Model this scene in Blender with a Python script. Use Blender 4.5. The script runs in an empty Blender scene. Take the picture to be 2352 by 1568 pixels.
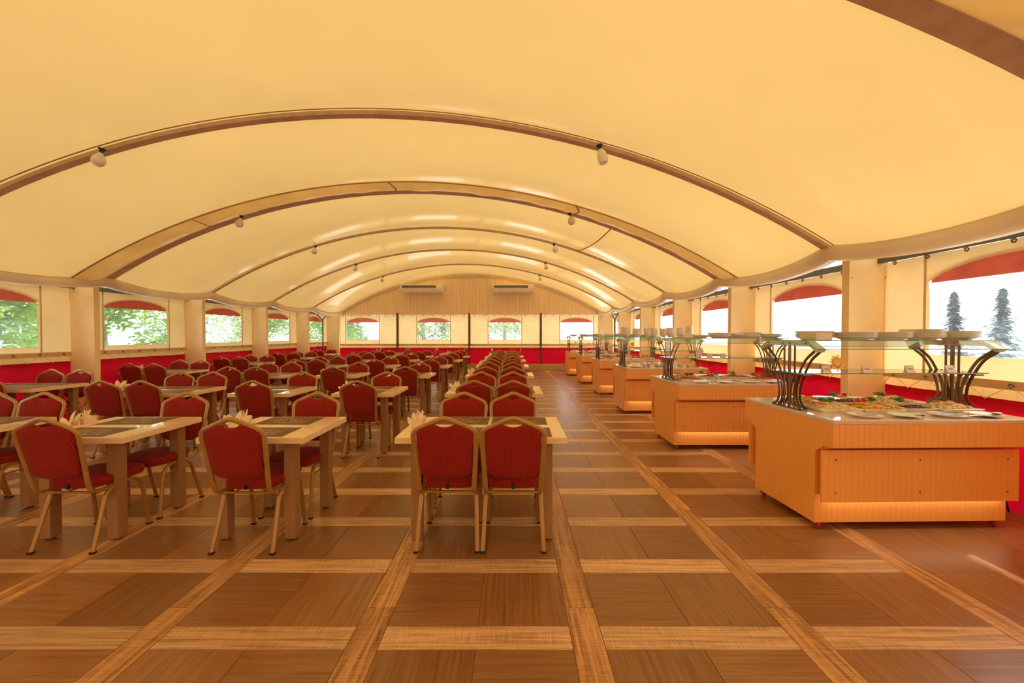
import bpy, bmesh, math, random
from mathutils import Vector, Matrix
random.seed(7)
R = math.radians
sc = bpy.context.scene
col = sc.collection

# ------------------------------------------------------------------ camera, sky, sun, exposure
FPX, CAMZ = 930.0, 1.463
cam = bpy.data.cameras.new('camera'); camo = bpy.data.objects.new('camera', cam); col.objects.link(camo)
cam.sensor_width = 36.0; cam.lens = 36.0 * FPX / 2352.0; cam.clip_start = 0.05; cam.clip_end = 500
camo.location = (0, 0, CAMZ); camo.rotation_euler = (R(90 - 0.92), 0, 0)
sc.camera = camo
world = bpy.data.worlds.new('World'); sc.world = world; world.use_nodes = True
wn = world.node_tree.nodes['Background']
wn.inputs[0].default_value = (0.88, 0.94, 1.0, 1); wn.inputs[1].default_value = 4.4
sun = bpy.data.lights.new('sun_offscreen', 'SUN'); sun.energy = 7.0; sun.angle = R(1.0); sun.color = (1.0, 0.95, 0.86)
suno = bpy.data.objects.new('sun_offscreen', sun); col.objects.link(suno)
suno.rotation_euler = Vector((0.85, 0.25, 1.0)).to_track_quat('Z', 'Y').to_euler()
sc.view_settings.view_transform = 'Standard'; sc.view_settings.look = 'None'
sc.view_settings.exposure = 0.0; sc.view_settings.gamma = 1.0; sc.view_settings.use_curve_mapping = False
sc.cycles.max_bounces = 14; sc.cycles.diffuse_bounces = 9; sc.cycles.transmission_bounces = 6
sc.cycles.transparent_max_bounces = 16; sc.cycles.glossy_bounces = 4
sc.cycles.sample_clamp_indirect = 6.0; sc.cycles.caustics_reflective = False; sc.cycles.caustics_refractive = False

# ------------------------------------------------------------------ materials
def new_mat(name):
    m = bpy.data.materials.new(name); m.use_nodes = True
    nt = m.node_tree; nt.nodes.clear()
    out = nt.nodes.new('ShaderNodeOutputMaterial')
    return m, nt, out
def N(nt, kind, **kw):
    n = nt.nodes.new(kind)
    for k, v in kw.items(): setattr(n, k, v)
    return n
def c4(c): return (c[0], c[1], c[2], 1.0)
def pbsdf(nt, out, color, rough=0.5, metal=0.0, spec=0.5, coat=0.0):
    b = N(nt, 'ShaderNodeBsdfPrincipled')
    b.inputs['Base Color'].default_value = c4(color); b.inputs['Roughness'].default_value = rough
    b.inputs['Metallic'].default_value = metal; b.inputs['Specular IOR Level'].default_value = spec
    b.inputs['Coat Weight'].default_value = coat
    nt.links.new(b.outputs[0], out.inputs[0])
    return b
def noise_color(nt, b, c1, c2, scale=(6, 6, 6), nscale=1.0, detail=4.0, coord='Object', lo=0.35, hi=0.65, bump=0.0):
    tc = N(nt, 'ShaderNodeTexCoord'); mp = N(nt, 'ShaderNodeMapping'); mp.inputs['Scale'].default_value = scale
    nz = N(nt, 'ShaderNodeTexNoise'); nz.inputs['Scale'].default_value = nscale; nz.inputs['Detail'].default_value = detail
    rp = N(nt, 'ShaderNodeValToRGB')
    rp.color_ramp.elements[0].position = lo; rp.color_ramp.elements[1].position = hi
    rp.color_ramp.elements[0].color = c4(c1); rp.color_ramp.elements[1].color = c4(c2)
    nt.links.new(tc.outputs[coord], mp.inputs[0]); nt.links.new(mp.outputs[0], nz.inputs['Vector'])
    nt.links.new(nz.outputs[0], rp.inputs[0]); nt.links.new(rp.outputs[0], b.inputs['Base Color'])
    if bump:
        bp = N(nt, 'ShaderNodeBump'); bp.inputs['Strength'].default_value = bump; bp.inputs['Distance'].default_value = 0.01
        nt.links.new(nz.outputs[0], bp.inputs['Height']); nt.links.new(bp.outputs[0], b.inputs['Normal'])
    return rp
def simple(name, color, rough=0.5, metal=0.0, spec=0.5, coat=0.0, var=0.12, scale=8.0):
    m, nt, out = new_mat(name)
    b = pbsdf(nt, out, color, rough, metal, spec, coat)
    noise_color(nt, b, [c * (1 - var) for c in color], [min(1, c * (1 + var)) for c in color], (scale,) * 3)
    return m
def wood(name, c1, c2, scale=(40, 3, 3), rough=0.45, coat=0.0, spec=0.5, lo=0.3, hi=0.7):
    m, nt, out = new_mat(name)
    b = pbsdf(nt, out, c1, rough, 0, spec, coat)
    noise_color(nt, b, c1, c2, scale, 1.0, 5.0, lo=lo, hi=hi)
    return m
def schlick(nt, f0=0.035):
    """reflectance of a thin sheet, the same from both sides"""
    lw = N(nt, 'ShaderNodeLayerWeight'); lw.inputs['Blend'].default_value = 0.5
    pw = N(nt, 'ShaderNodeMath', operation='POWER'); pw.inputs[1].default_value = 5.0
    ma = N(nt, 'ShaderNodeMath', operation='MULTIPLY_ADD'); ma.inputs[1].default_value = 1 - f0; ma.inputs[2].default_value = f0
    nt.links.new(lw.outputs['Facing'], pw.inputs[0]); nt.links.new(pw.outputs[0], ma.inputs[0])
    return ma
def fabric(name, refl, trans, w_trans=0.5, gloss=0.0, grough=0.25, var=0.06, scale=1.5, bump=0.0, bscale=2.0):
    m, nt, out = new_mat(name)
    tc = N(nt, 'ShaderNodeTexCoord'); nz = N(nt, 'ShaderNodeTexNoise'); nz.inputs['Scale'].default_value = scale; nz.inputs['Detail'].default_value = 3
    nt.links.new(tc.outputs['Object'], nz.inputs['Vector'])
    d = N(nt, 'ShaderNodeBsdfDiffuse'); t = N(nt, 'ShaderNodeBsdfTranslucent')
    for sh, c in ((d, refl), (t, trans)):
        rp = N(nt, 'ShaderNodeValToRGB')
        rp.color_ramp.elements[0].position = 0.3; rp.color_ramp.elements[1].position = 0.7
        rp.color_ramp.elements[0].color = c4([x * (1 - var) for x in c]); rp.color_ramp.elements[1].color = c4([min(1, x * (1 + var)) for x in c])
        nt.links.new(nz.outputs[0], rp.inputs[0]); nt.links.new(rp.outputs[0], sh.inputs['Color'])
    mx = N(nt, 'ShaderNodeMixShader'); mx.inputs[0].default_value = w_trans
    nt.links.new(d.outputs[0], mx.inputs[1]); nt.links.new(t.outputs[0], mx.inputs[2])
    last = mx
    if gloss:
        g = N(nt, 'ShaderNodeBsdfGlossy'); g.inputs['Roughness'].default_value = grough; g.inputs['Color'].default_value = (1, 0.97, 0.92, 1)
        fr = schlick(nt)
        mu = N(nt, 'ShaderNodeMath', operation='MULTIPLY'); mu.inputs[1].default_value = gloss
        m2 = N(nt, 'ShaderNodeMixShader')
        nt.links.new(fr.outputs[0], mu.inputs[0]); nt.links.new(mu.outputs[0], m2.inputs[0])
        nt.links.new(mx.outputs[0], m2.inputs[1]); nt.links.new(g.outputs[0], m2.inputs[2])
        last = m2
        if bump:
            n2 = N(nt, 'ShaderNodeTexNoise'); n2.inputs['Scale'].default_value = bscale; n2.inputs['Detail'].default_value = 2
            nt.links.new(tc.outputs['Object'], n2.inputs['Vector'])
            bp = N(nt, 'ShaderNodeBump'); bp.inputs['Strength'].default_value = bump; bp.inputs['Distance'].default_value = 0.05
            nt.links.new(n2.outputs[0], bp.inputs['Height']); nt.links.new(bp.outputs[0], g.inputs['Normal'])
    nt.links.new(last.outputs[0], out.inputs[0])
    return m
def clear(name, tint, haze=0.1, hazecol=(0.9, 0.95, 1.0), gloss=1.0, grough=0.02):
    """thin clear sheet: passes light, a little milky, with a glossy reflection"""
    m, nt, out = new_mat(name)
    t = N(nt, 'ShaderNodeBsdfTransparent'); t.inputs[0].default_value = c4(tint)
    h = N(nt, 'ShaderNodeBsdfTranslucent'); h.inputs[0].default_value = c4(hazecol)
    tc = N(nt, 'ShaderNodeTexCoord'); nz = N(nt, 'ShaderNodeTexNoise'); nz.inputs['Scale'].default_value = 3
    nt.links.new(tc.outputs['Object'], nz.inputs['Vector'])
    hm = N(nt, 'ShaderNodeMath', operation='MULTIPLY'); hm.inputs[1].default_value = haze * 2
    nt.links.new(nz.outputs[0], hm.inputs[0])
    mx = N(nt, 'ShaderNodeMixShader'); nt.links.new(hm.outputs[0], mx.inputs[0])
    nt.links.new(t.outputs[0], mx.inputs[1]); nt.links.new(h.outputs[0], mx.inputs[2])
    g = N(nt, 'ShaderNodeBsdfGlossy'); g.inputs['Roughness'].default_value = grough
    fr = schlick(nt)
    mu = N(nt, 'ShaderNodeMath', operation='MULTIPLY'); mu.inputs[1].default_value = gloss
    m2 = N(nt, 'ShaderNodeMixShader'); nt.links.new(fr.outputs[0], mu.inputs[0]); nt.links.new(mu.outputs[0], m2.inputs[0])
    nt.links.new(mx.outputs[0], m2.inputs[1]); nt.links.new(g.outputs[0], m2.inputs[2])
    nt.links.new(m2.outputs[0], out.inputs[0])
    return m

M = {}
M['roof'] = fabric('roof_fabric', (0.96, 0.78, 0.48), (0.535, 0.358, 0.112), 0.22, gloss=1.0, grough=0.12, var=0.04, scale=0.6, bump=0.04, bscale=0.8)
M['roof_band'] = fabric('roof_band_fabric', (0.88, 0.68, 0.42), (0.98, 0.80, 0.55), 0.58, gloss=1.0, grough=0.25, var=0.12, scale=2.2, bump=0.5, bscale=4)
M['eave'] = fabric('eave_fabric', (0.88, 0.76, 0.58), (0.80, 0.68, 0.48), 0.30, gloss=1.0, grough=0.3, var=0.08, scale=2.0)
M['rib'] = simple('rib_webbing', (0.60, 0.43, 0.30), 0.5, var=0.1)
M['curtain'] = fabric('curtain_fabric', (0.92, 0.74, 0.43), (0.62, 0.43, 0.20), 0.40, var=0.05, scale=2.5)
M['hem'] = fabric('curtain_hem', (0.90, 0.68, 0.38), (0.60, 0.41, 0.18), 0.36, var=0.06)
M['flap'] = fabric('pale_outer_flap', (0.88, 0.74, 0.48), (0.72, 0.56, 0.32), 0.45, var=0.05)
M['red_fabric'] = fabric('red_fabric', (0.50, 0.004, 0.010), (0.55, 0.003, 0.022), 0.16, gloss=0.3, grough=0.4, var=0.12, scale=1.5)
M['red_valance'] = fabric('red_valance', (0.45, 0.06, 0.035), (0.40, 0.065, 0.035), 0.42, var=0.15, scale=6)
M['pane'] = clear('clear_vinyl', (0.96, 0.98, 1.0), 0.07, (0.95, 0.97, 1.0), 1.0, 0.08)
M['glass'] = clear('shelf_glass', (0.93, 0.98, 0.96), 0.02, (0.9, 1, 0.97), 1.0, 0.01)
M['glass_edge'] = simple('glass_edge', (0.10, 0.42, 0.38), 0.15, var=0.1)
M['board'] = simple('column_board', (0.94, 0.73, 0.39), 0.55, var=0.06, scale=3)
M['steel_dark'] = simple('dark_green_steel', (0.09, 0.09, 0.07), 0.5, metal=0.3)
M['pine'] = wood('pine_boards', (0.92, 0.68, 0.42), (0.97, 0.80, 0.56), (14, 14, 1.2), 0.6)
M['plinth'] = simple('plinth_board', (0.60, 0.40, 0.20), 0.5, var=0.08)
M['cord'] = simple('lacing_cord', (0.70, 0.58, 0.42), 0.7)
M['eyelet'] = simple('eyelet_metal', (0.24, 0.20, 0.14), 0.35, metal=0.8)
M['gold'] = simple('gold_frame', (0.40, 0.215, 0.06), 0.36, metal=0.25, spec=0.6, coat=0.3, var=0.06)
M['black'] = simple('black_plastic', (0.012, 0.01, 0.01), 0.5)
M['beech'] = wood('beech_laminate', (0.84, 0.61, 0.37), (0.92, 0.70, 0.46), (3, 30, 30), 0.25, coat=0.4, lo=0.2, hi=0.8)
M['beech_edge'] = wood('beech_edge', (0.84, 0.61, 0.37), (0.92, 0.70, 0.46), (3, 30, 30), 0.45)
M['table_leg'] = wood('table_leg_wood', (0.32, 0.165, 0.07), (0.38, 0.205, 0.092), (30, 30, 3), 0.5)
M['paper'] = simple('napkin_paper', (0.86, 0.74, 0.55), 0.8, var=0.05)
M['holder'] = simple('napkin_holder_wood', (0.80, 0.62, 0.40), 0.5, var=0.05)
M['cart'] = simple('orange_cart_lacquer', (0.94, 0.44, 0.115), 0.36, spec=0.4, var=0.04, scale=2)
M['counter'] = simple('counter_stone', (0.70, 0.58, 0.48), 0.10, spec=0.6, var=0.05, scale=40)
M['bronze'] = simple('bronze_guard_metal', (0.21, 0.145, 0.10), 0.28, metal=0.85, var=0.08)
M['pale_metal'] = simple('pale_bracket_metal', (0.62, 0.66, 0.52), 0.35, metal=0.5, var=0.12, scale=30)
M['chrome'] = simple('cutlery_steel', (0.72, 0.70, 0.66), 0.18, metal=1.0)
M['china'] = simple('white_china', (0.93, 0.88, 0.80), 0.18, var=0.02)
M['card'] = simple('name_card', (0.86, 0.66, 0.62), 0.6, var=0.03)
M['ink'] = simple('printed_ink', (0.22, 0.10, 0.08), 0.7)
M['sun_yellow'] = simple('sun_yellow', (0.92, 0.50, 0.04), 0.5, var=0.08)
M['sun_orange'] = simple('sun_orange', (0.75, 0.17, 0.01), 0.5, var=0.15, scale=30)
M['bulb'] = simple('bulb_glass', (0.85, 0.83, 0.80), 0.25, var=0.04)
M['ac_white'] = simple('ac_white', (0.90, 0.84, 0.78), 0.4, var=0.03)
M['ac_dark'] = simple('ac_grille', (0.05, 0.035, 0.025), 0.6)
M['caster'] = simple('caster_red', (0.45, 0.04, 0.02), 0.5)
M['noodle'] = simple('pale_pasta', (0.80, 0.60, 0.30), 0.5, var=0.2, scale=60)
M['potato'] = simple('golden_potato', (0.78, 0.42, 0.08), 0.45, var=0.3, scale=50)
M['meat'] = simple('brown_meat', (0.20, 0.08, 0.04), 0.45, var=0.4, scale=50)
M['salad'] = simple('red_salad', (0.60, 0.14, 0.03), 0.45, var=0.4, scale=50)
M['mush'] = simple('pale_mushroom', (0.62, 0.48, 0.36), 0.5, var=0.3, scale=50)
M['parsley'] = simple('parsley_green', (0.10, 0.30, 0.035), 0.6, var=0.4, scale=60)
M['carrot'] = simple('carrot_orange', (0.82, 0.22, 0.03), 0.4, var=0.1)
M['tomato'] = simple('tomato_red', (0.65, 0.05, 0.03), 0.25, var=0.1)
M['bark'] = simple('bark', (0.16, 0.11, 0.07), 0.8, var=0.3)
M['ground'] = simple('pale_ground', (0.42, 0.40, 0.34), 0.9, var=0.15, scale=1)
M['rail_white'] = simple('railing_white', (0.75, 0.78, 0.80), 0.5)
M['slab'] = simple('floor_slab', (0.22, 0.10, 0.035), 0.8)
M['line_fabric'] = simple('roof_seam', (0.50, 0.30, 0.13), 0.6)

def leafmat(name, c, tr):
    m, nt, out = new_mat(name)
    d = N(nt, 'ShaderNodeBsdfDiffuse'); t = N(nt, 'ShaderNodeBsdfTranslucent')
    tc = N(nt, 'ShaderNodeTexCoord'); nz = N(nt, 'ShaderNodeTexNoise'); nz.inputs['Scale'].default_value = 2.2; nz.inputs['Detail'].default_value = 4
    nt.links.new(tc.outputs['Object'], nz.inputs['Vector'])
    for sh, k in ((d, c), (t, tr)):
        rp = N(nt, 'ShaderNodeValToRGB'); rp.color_ramp.elements[0].position = .3; rp.color_ramp.elements[1].position = .7
        rp.color_ramp.elements[0].color = c4([x * 0.6 for x in k]); rp.color_ramp.elements[1].color = c4([min(1, x * 1.4) for x in k])
        nt.links.new(nz.outputs[0], rp.inputs[0]); nt.links.new(rp.outputs[0], sh.inputs[0])
    mx = N(nt, 'ShaderNodeMixShader'); mx.inputs[0].default_value = .5
    nt.links.new(d.outputs[0], mx.inputs[1]); nt.links.new(t.outputs[0], mx.inputs[2]); nt.links.new(mx.outputs[0], out.inputs[0])
    return m
M['leaf'] = leafmat('leaf_green', (0.15, 0.26, 0.045), (0.24, 0.42, 0.05))
M['leaf_olive'] = leafmat('leaf_olive', (0.20, 0.27, 0.09), (0.30, 0.40, 0.11))
M['needle'] = leafmat('needle_blue', (0.15, 0.23, 0.24), (0.12, 0.19, 0.19))

def led(name, color, strength):
    m, nt, out = new_mat(name); e = N(nt, 'ShaderNodeEmission'); e.inputs[0].default_value = c4(color); e.inputs[1].default_value = strength
    nt.links.new(e.outputs[0], out.inputs[0]); return m
M['led'] = led('led_strip', (1.0, 0.88, 0.64), 9.0)

def floor_mat(name, along, c1, c2, rough, fine, cross=False):
    """wood print with its grain along x (0) or y (1); every piece shifts the print by its own random number"""
    m, nt, out = new_mat(name)
    b = pbsdf(nt, out, c1, rough, 0, 0.45)
    ge = N(nt, 'ShaderNodeNewGeometry'); oi = N(nt, 'ShaderNodeObjectInfo')
    ad = N(nt, 'ShaderNodeVectorMath', operation='ADD'); sh = N(nt, 'ShaderNodeVectorMath', operation='SCALE')
    sh.inputs[0].default_value = (37, 53, 71); nt.links.new(oi.outputs['Random'], sh.inputs['Scale'])
    nt.links.new(ge.outputs['Position'], ad.inputs[0]); nt.links.new(sh.outputs[0], ad.inputs[1])
    mp = N(nt, 'ShaderNodeMapping'); mp.inputs['Scale'].default_value = (2.2, fine, 1) if along == 0 else (fine, 2.2, 1)
    nt.links.new(ad.outputs[0], mp.inputs[0])
    nz = N(nt, 'ShaderNodeTexNoise'); nz.inputs['Scale'].default_value = 1.0; nz.inputs['Detail'].default_value = 6; nz.inputs['Roughness'].default_value = .62
    nz.inputs['Distortion'].default_value = 0.4
    nt.links.new(mp.outputs[0], nz.inputs['Vector'])
    val = nz.outputs[0]
    if cross:   # saw marks across the plank
        m2 = N(nt, 'ShaderNodeMapping'); m2.inputs['Scale'].default_value = (190, 9, 1) if along == 0 else (9, 190, 1)
        nt.links.new(ad.outputs[0], m2.inputs[0])
        n2 = N(nt, 'ShaderNodeTexNoise'); n2.inputs['Scale'].default_value = 1; n2.inputs['Detail'].default_value = 3
        nt.links.new(m2.outputs[0], n2.inputs['Vector'])
        mm = N(nt, 'ShaderNodeMix'); mm.inputs[0].default_value = .28
        nt.links.new(nz.outputs[0], mm.inputs[2]); nt.links.new(n2.outputs[0], mm.inputs[3])
        val = mm.outputs[0]
    rp = N(nt, 'ShaderNodeValToRGB'); rp.color_ramp.elements[0].position = .36 if cross else .30; rp.color_ramp.elements[1].position = .58 if cross else .70
    rp.color_ramp.elements[0].color = c4(c1); rp.color_ramp.elements[1].color = c4(c2)
    nt.links.new(val, rp.inputs[0])
    hs = N(nt, 'ShaderNodeHueSaturation'); ml = N(nt, 'ShaderNodeMapRange'); ml.inputs[3].default_value = .84; ml.inputs[4].default_value = 1.16
    nt.links.new(oi.outputs['Random'], ml.inputs[0]); nt.links.new(ml.outputs[0], hs.inputs['Value']); nt.links.new(rp.outputs[0], hs.inputs['Color'])
    nt.links.new(hs.outputs[0], b.inputs['Base Color'])
    bp = N(nt, 'ShaderNodeBump'); bp.inputs['Strength'].default_value = .12; bp.inputs['Distance'].default_value = .004
    nt.links.new(val, bp.inputs['Height']); nt.links.new(bp.outputs[0], b.inputs['Normal'])
    return m
M['tile_x'] = floor_mat('floor_tile_grain_across', 0, (0.205, 0.086, 0.028), (0.35, 0.168, 0.066), 0.30, 60)
M['tile_y'] = floor_mat('floor_tile_grain_along', 1, (0.205, 0.086, 0.028), (0.35, 0.168, 0.066), 0.30, 60)
M['plank_x'] = floor_mat('floor_plank_across', 0, (0.32, 0.165, 0.07), (0.70, 0.44, 0.245), 0.36, 70, True)
M['plank_y'] = floor_mat('floor_plank_along', 1, (0.22, 0.085, 0.02), (0.64, 0.34, 0.14), 0.42, 40, True)

def chair_fabric(name, seat, base=(0.20, 0.0025, 0.0045), dot=(0.70, 0.14, 0.04)):
    """dark red cloth with small gold dots in a staggered lattice (backs, seat sides) and stripes (seat top)"""
    m, nt, out = new_mat(name)
    b = pbsdf(nt, out, (0.2, 0.01, 0.01), 0.8, 0, 0.12); b.inputs['Sheen Weight'].default_value = 0.05
    tc = N(nt, 'ShaderNodeTexCoord'); sp = N(nt, 'ShaderNodeSeparateXYZ'); nt.links.new(tc.outputs['Object'], sp.inputs[0])
    def cosw(sock, pitch, ph=0.0):
        a = N(nt, 'ShaderNodeMath', operation='MULTIPLY_ADD'); a.inputs[1].default_value = 2 * math.pi / pitch; a.inputs[2].default_value = ph
        k = N(nt, 'ShaderNodeMath', operation='COSINE'); nt.links.new(sock, a.inputs[0]); nt.links.new(a.outputs[0], k.inputs[0]); return k
    cx = cosw(sp.outputs[0], 0.0135); cu = cx
    cz = cosw(sp.outputs[2], 0.0135)
    if seat:   # round the seat's sides the lattice runs on along x + y
        su = N(nt, 'ShaderNodeMath', operation='ADD'); nt.links.new(sp.outputs[0], su.inputs[0]); nt.links.new(sp.outputs[1], su.inputs[1])
        cu = cosw(su.outputs[0], 0.0135)
    pr = N(nt, 'ShaderNodeMath', operation='MULTIPLY'); nt.links.new(cu.outputs[0], pr.inputs[0]); nt.links.new(cz.outputs[0], pr.inputs[1])
    rp = N(nt, 'ShaderNodeMapRange'); rp.inputs[1].default_value = .56; rp.inputs[2].default_value = .74
    nt.links.new(pr.outputs[0], rp.inputs[0])
    mx = N(nt, 'ShaderNodeMix', data_type='RGBA'); mx.inputs[6].default_value = c4(base); mx.inputs[7].default_value = c4(dot)
    nt.links.new(rp.outputs[0], mx.inputs[0])
    res = mx.outputs[2]
    if seat:
        st = N(nt, 'ShaderNodeMapRange'); st.inputs[1].default_value = -.2; st.inputs[2].default_value = .4; nt.links.new(cx.outputs[0], st.inputs[0])
        m2 = N(nt, 'ShaderNodeMix', data_type='RGBA'); m2.inputs[6].default_value = c4((0.15, 0.002, 0.004)); m2.inputs[7].default_value = c4((0.32, 0.014, 0.010))
        nt.links.new(st.outputs[0], m2.inputs[0])
        ge = N(nt, 'ShaderNodeNewGeometry'); s2 = N(nt, 'ShaderNodeSeparateXYZ'); nt.links.new(ge.outputs['Normal'], s2.inputs[0])
        up = N(nt, 'ShaderNodeMapRange'); up.inputs[1].default_value = .70; up.inputs[2].default_value = .74; nt.links.new(s2.outputs[2], up.inputs[0])
        m3 = N(nt, 'ShaderNodeMix', data_type='RGBA'); nt.links.new(up.outputs[0], m3.inputs[0]); nt.links.new(res, m3.inputs[6]); nt.links.new(m2.outputs[2], m3.inputs[7])
        res = m3.outputs[2]
    nt.links.new(res, b.inputs['Base Color'])
    return m
M['chair_back'] = chair_fabric('chair_back_cloth', False, (0.20, 0.0025, 0.005), (0.70, 0.15, 0.05))
M['chair_seat'] = chair_fabric('chair_seat_cloth', True)

def mat_print():
    """grey-brown placemat printed with pale flourishes"""
    m, nt, out = new_mat('placemat_print'); b = pbsdf(nt, out, (0.1, 0.06, 0.04), 0.55, 0, 0.25)
    tc = N(nt, 'ShaderNodeTexCoord'); mp = N(nt, 'ShaderNodeMapping'); nt.links.new(tc.outputs['Object'], mp.inputs[0])
    nz = N(nt, 'ShaderNodeTexNoise'); nz.inputs['Scale'].default_value = 9; nz.inputs['Detail'].default_value = 1; nz.inputs['Distortion'].default_value = 2.5
    nt.links.new(mp.outputs[0], nz.inputs['Vector'])
    a = N(nt, 'ShaderNodeMath', operation='MULTIPLY'); a.inputs[1].default_value = 60; nt.links.new(nz.outputs[0], a.inputs[0])
    s = N(nt, 'ShaderNodeMath', operation='SINE'); nt.links.new(a.outputs[0], s.inputs[0])
    th = N(nt, 'ShaderNodeMapRange'); th.inputs[1].default_value = .62; th.inputs[2].default_value = .82; nt.links.new(s.outputs[0], th.inputs[0])
    # flourish only in the middle of the mat
    sp = N(nt, 'ShaderNodeSeparateXYZ'); nt.links.new(tc.outputs['Object'], sp.inputs[0])
    def band(i, half):
        ab = N(nt, 'ShaderNodeMath', operation='ABSOLUTE'); nt.links.new(sp.outputs[i], ab.inputs[0])
        r = N(nt, 'ShaderNodeMapRange'); r.inputs[1].default_value = half; r.inputs[2].default_value = half * .8; nt.links.new(ab.outputs[0], r.inputs[0]); return r
    bx, by = band(0, .16), band(1, .10)
    n2 = N(nt, 'ShaderNodeTexNoise'); n2.inputs['Scale'].default_value = 14; nt.links.new(tc.outputs['Object'], n2.inputs['Vector'])
    g = N(nt, 'ShaderNodeMapRange'); g.inputs[1].default_value = .42; g.inputs[2].default_value = .5; nt.links.new(n2.outputs[0], g.inputs[0])
    p = th.outputs[0]
    for q in (bx, by, g):
        mu = N(nt, 'ShaderNodeMath', operation='MULTIPLY'); nt.links.new(p, mu.inputs[0]); nt.links.new(q.outputs[0], mu.inputs[1]); p = mu.outputs[0]
    mx = N(nt, 'ShaderNodeMix', data_type='RGBA'); mx.inputs[6].default_value = c4((0.155, 0.088, 0.045)); mx.inputs[7].default_value = c4((0.62, 0.43, 0.27))
    nt.links.new(p, mx.inputs[0]); nt.links.new(mx.outputs[2], b.inputs['Base Color'])
    return m
M['placemat'] = mat_print()

# ------------------------------------------------------------------ mesh helpers
class MB:
    def __init__(s): s.v, s.f, s.m, s.mats = [], [], [], []
    def mi(s, mat):
        if mat not in s.mats: s.mats.append(mat)
        return s.mats.index(mat)
    def add(s, vs, fs, mat=None):
        o = len(s.v); s.v += [tuple(p) for p in vs]; k = s.mi(mat) if mat else 0
        for f in fs: s.f.append([i + o for i in f]); s.m.append(k)
    def box(s, x0, x1, y0, y1, z0, z1, mat=None, c=0.0):
        if c <= 0:
            vs = [(x, y, z) for z in (z0, z1) for y in (y0, y1) for x in (x0, x1)]
            s.add(vs, [(0, 2, 3, 1), (4, 5, 7, 6), (0, 1, 5, 4), (2, 6, 7, 3), (0, 4, 6, 2), (1, 3, 7, 5)], mat)
        else:   # vertical prism with chamfered top and bottom rims
            def ring(i, z): return [(x0 + i, y0 + i, z), (x1 - i, y0 + i, z), (x1 - i, y1 - i, z), (x0 + i, y1 - i, z)]
            s.loft([ring(c, z0), ring(0, z0 + c), ring(0, z1 - c), ring(c, z1)], mat)
    def loft(s, rings, mat=None, caps=True, closed=True):
        n = len(rings[0]); vs = [p for r in rings for p in r]; fs = []
        for k in range(len(rings) - 1):
            for i in range(n if closed else n - 1):
                j = (i + 1) % n
                fs.append((k * n + i, k * n + j, (k + 1) * n + j, (k + 1) * n + i))
        if caps:
            fs.append(tuple(reversed(range(n)))); fs.append(tuple(range((len(rings) - 1) * n, len(rings) * n)))
        s.add(vs, fs, mat)
    def tube(s, path, r=0.01, r2=None, n=8, mat=None, up=(0, 0, 1), closed=False, taper=None):
        """sweep an ellipse r (sideways) x r2 (along up) on the path"""
        r2 = r if r2 is None else r2; P = [Vector(p) for p in path]; rings = []; prev = None
        for i, p in enumerate(P):
            if closed: t = P[(i + 1) % len(P)] - P[i - 1]
            else: t = P[min(i + 1, len(P) - 1)] - P[max(i - 1, 0)]
            t.normalize()
            a = t.cross(Vector(up))
            if a.length < .15: a = prev.copy() if prev else t.orthogonal()
            a = (a - t * a.dot(t)).normalized()
            if prev and a.dot(prev) < 0: a = -a
            prev = a; b = a.cross(t).normalized(); k = taper[i] if taper else 1.0
            rings.append([tuple(p + a * (r * k * math.cos(q)) + b * (r2 * k * math.sin(q))) for q in [2 * math.pi * (j + .5) / n for j in range(n)]])
        if closed: rings.append(rings[0])
        s.loft(rings, mat, caps=not closed)
    def lathe(s, prof, n=20, mat=None, c=(0, 0, 0)):
        """prof: [(r, z)]"""
        vs, fs = [], []
        for r, z in prof: vs += [(c[0] + r * math.cos(2 * math.pi * i / n), c[1] + r * math.sin(2 * math.pi * i / n), c[2] + z) for i in range(n)]
        for k in range(len(prof) - 1):
            for i in range(n):
                j = (i + 1) % n; fs.append((k * n + i, k * n + j, (k + 1) * n + j, (k + 1) * n + i))
        fs.append(tuple(reversed(range(n)))); fs.append(tuple(range((len(prof) - 1) * n, len(prof) * n)))
        s.add(vs, fs, mat)
    def blob(s, c, r, mat=None, sq=(1, 1, 1), rnd=0.25):
        """small irregular lump (octahedron-like, 12 verts)"""
        vs = []; a0 = random.random() * 6
        for zc, rr in ((-.6, .7), (.5, .8)):
            for i in range(5):
                k = 1 + random.uniform(-rnd, rnd); a = a0 + 2 * math.pi * i / 5 + (zc > 0) * .6
                vs.append((c[0] + r * sq[0] * rr * k * math.cos(a), c[1] + r * sq[1] * rr * k * math.sin(a), c[2] + r * sq[2] * zc * k))
        vs += [(c[0], c[1], c[2] - r * sq[2]), (c[0], c[1], c[2] + r * sq[2])]
        fs = []
        for i in range(5):
            j = (i + 1) % 5; fs += [(i, j, 5 + j, 5 + i), (j, i, 10), (5 + i, 5 + j, 11)]
        s.add(vs, fs, mat)
    def mesh(s, name, smooth=False, mat=None, weld=False):
        me = bpy.data.meshes.new(name); me.from_pydata(s.v, [], s.f)
        ms = s.mats if s.mats else [mat]
        for k in ms: me.materials.append(M[k] if isinstance(k, str) else k)
        if len(s.mats) > 1: me.polygons.foreach_set('material_index', s.m)
        bm = bmesh.new(); bm.from_mesh(me)
        if weld: bmesh.ops.remove_doubles(bm, verts=bm.verts, dist=.0005)
        bmesh.ops.recalc_face_normals(bm, faces=bm.faces); bm.to_mesh(me); bm.free()
        if smooth:
            me.polygons.foreach_set('use_smooth', [True] * len(me.polygons))
            me.set_sharp_from_angle(angle=R(40))
        me.update(); return me
def link(name, data, parent=None, loc=(0, 0, 0), rz=0.0, rot=None):
    o = bpy.data.objects.new(name, data); col.objects.link(o); o.location = loc
    o.rotation_euler = rot if rot else (0, 0, rz)
    if parent is not None: o.parent = parent
    return o
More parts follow.
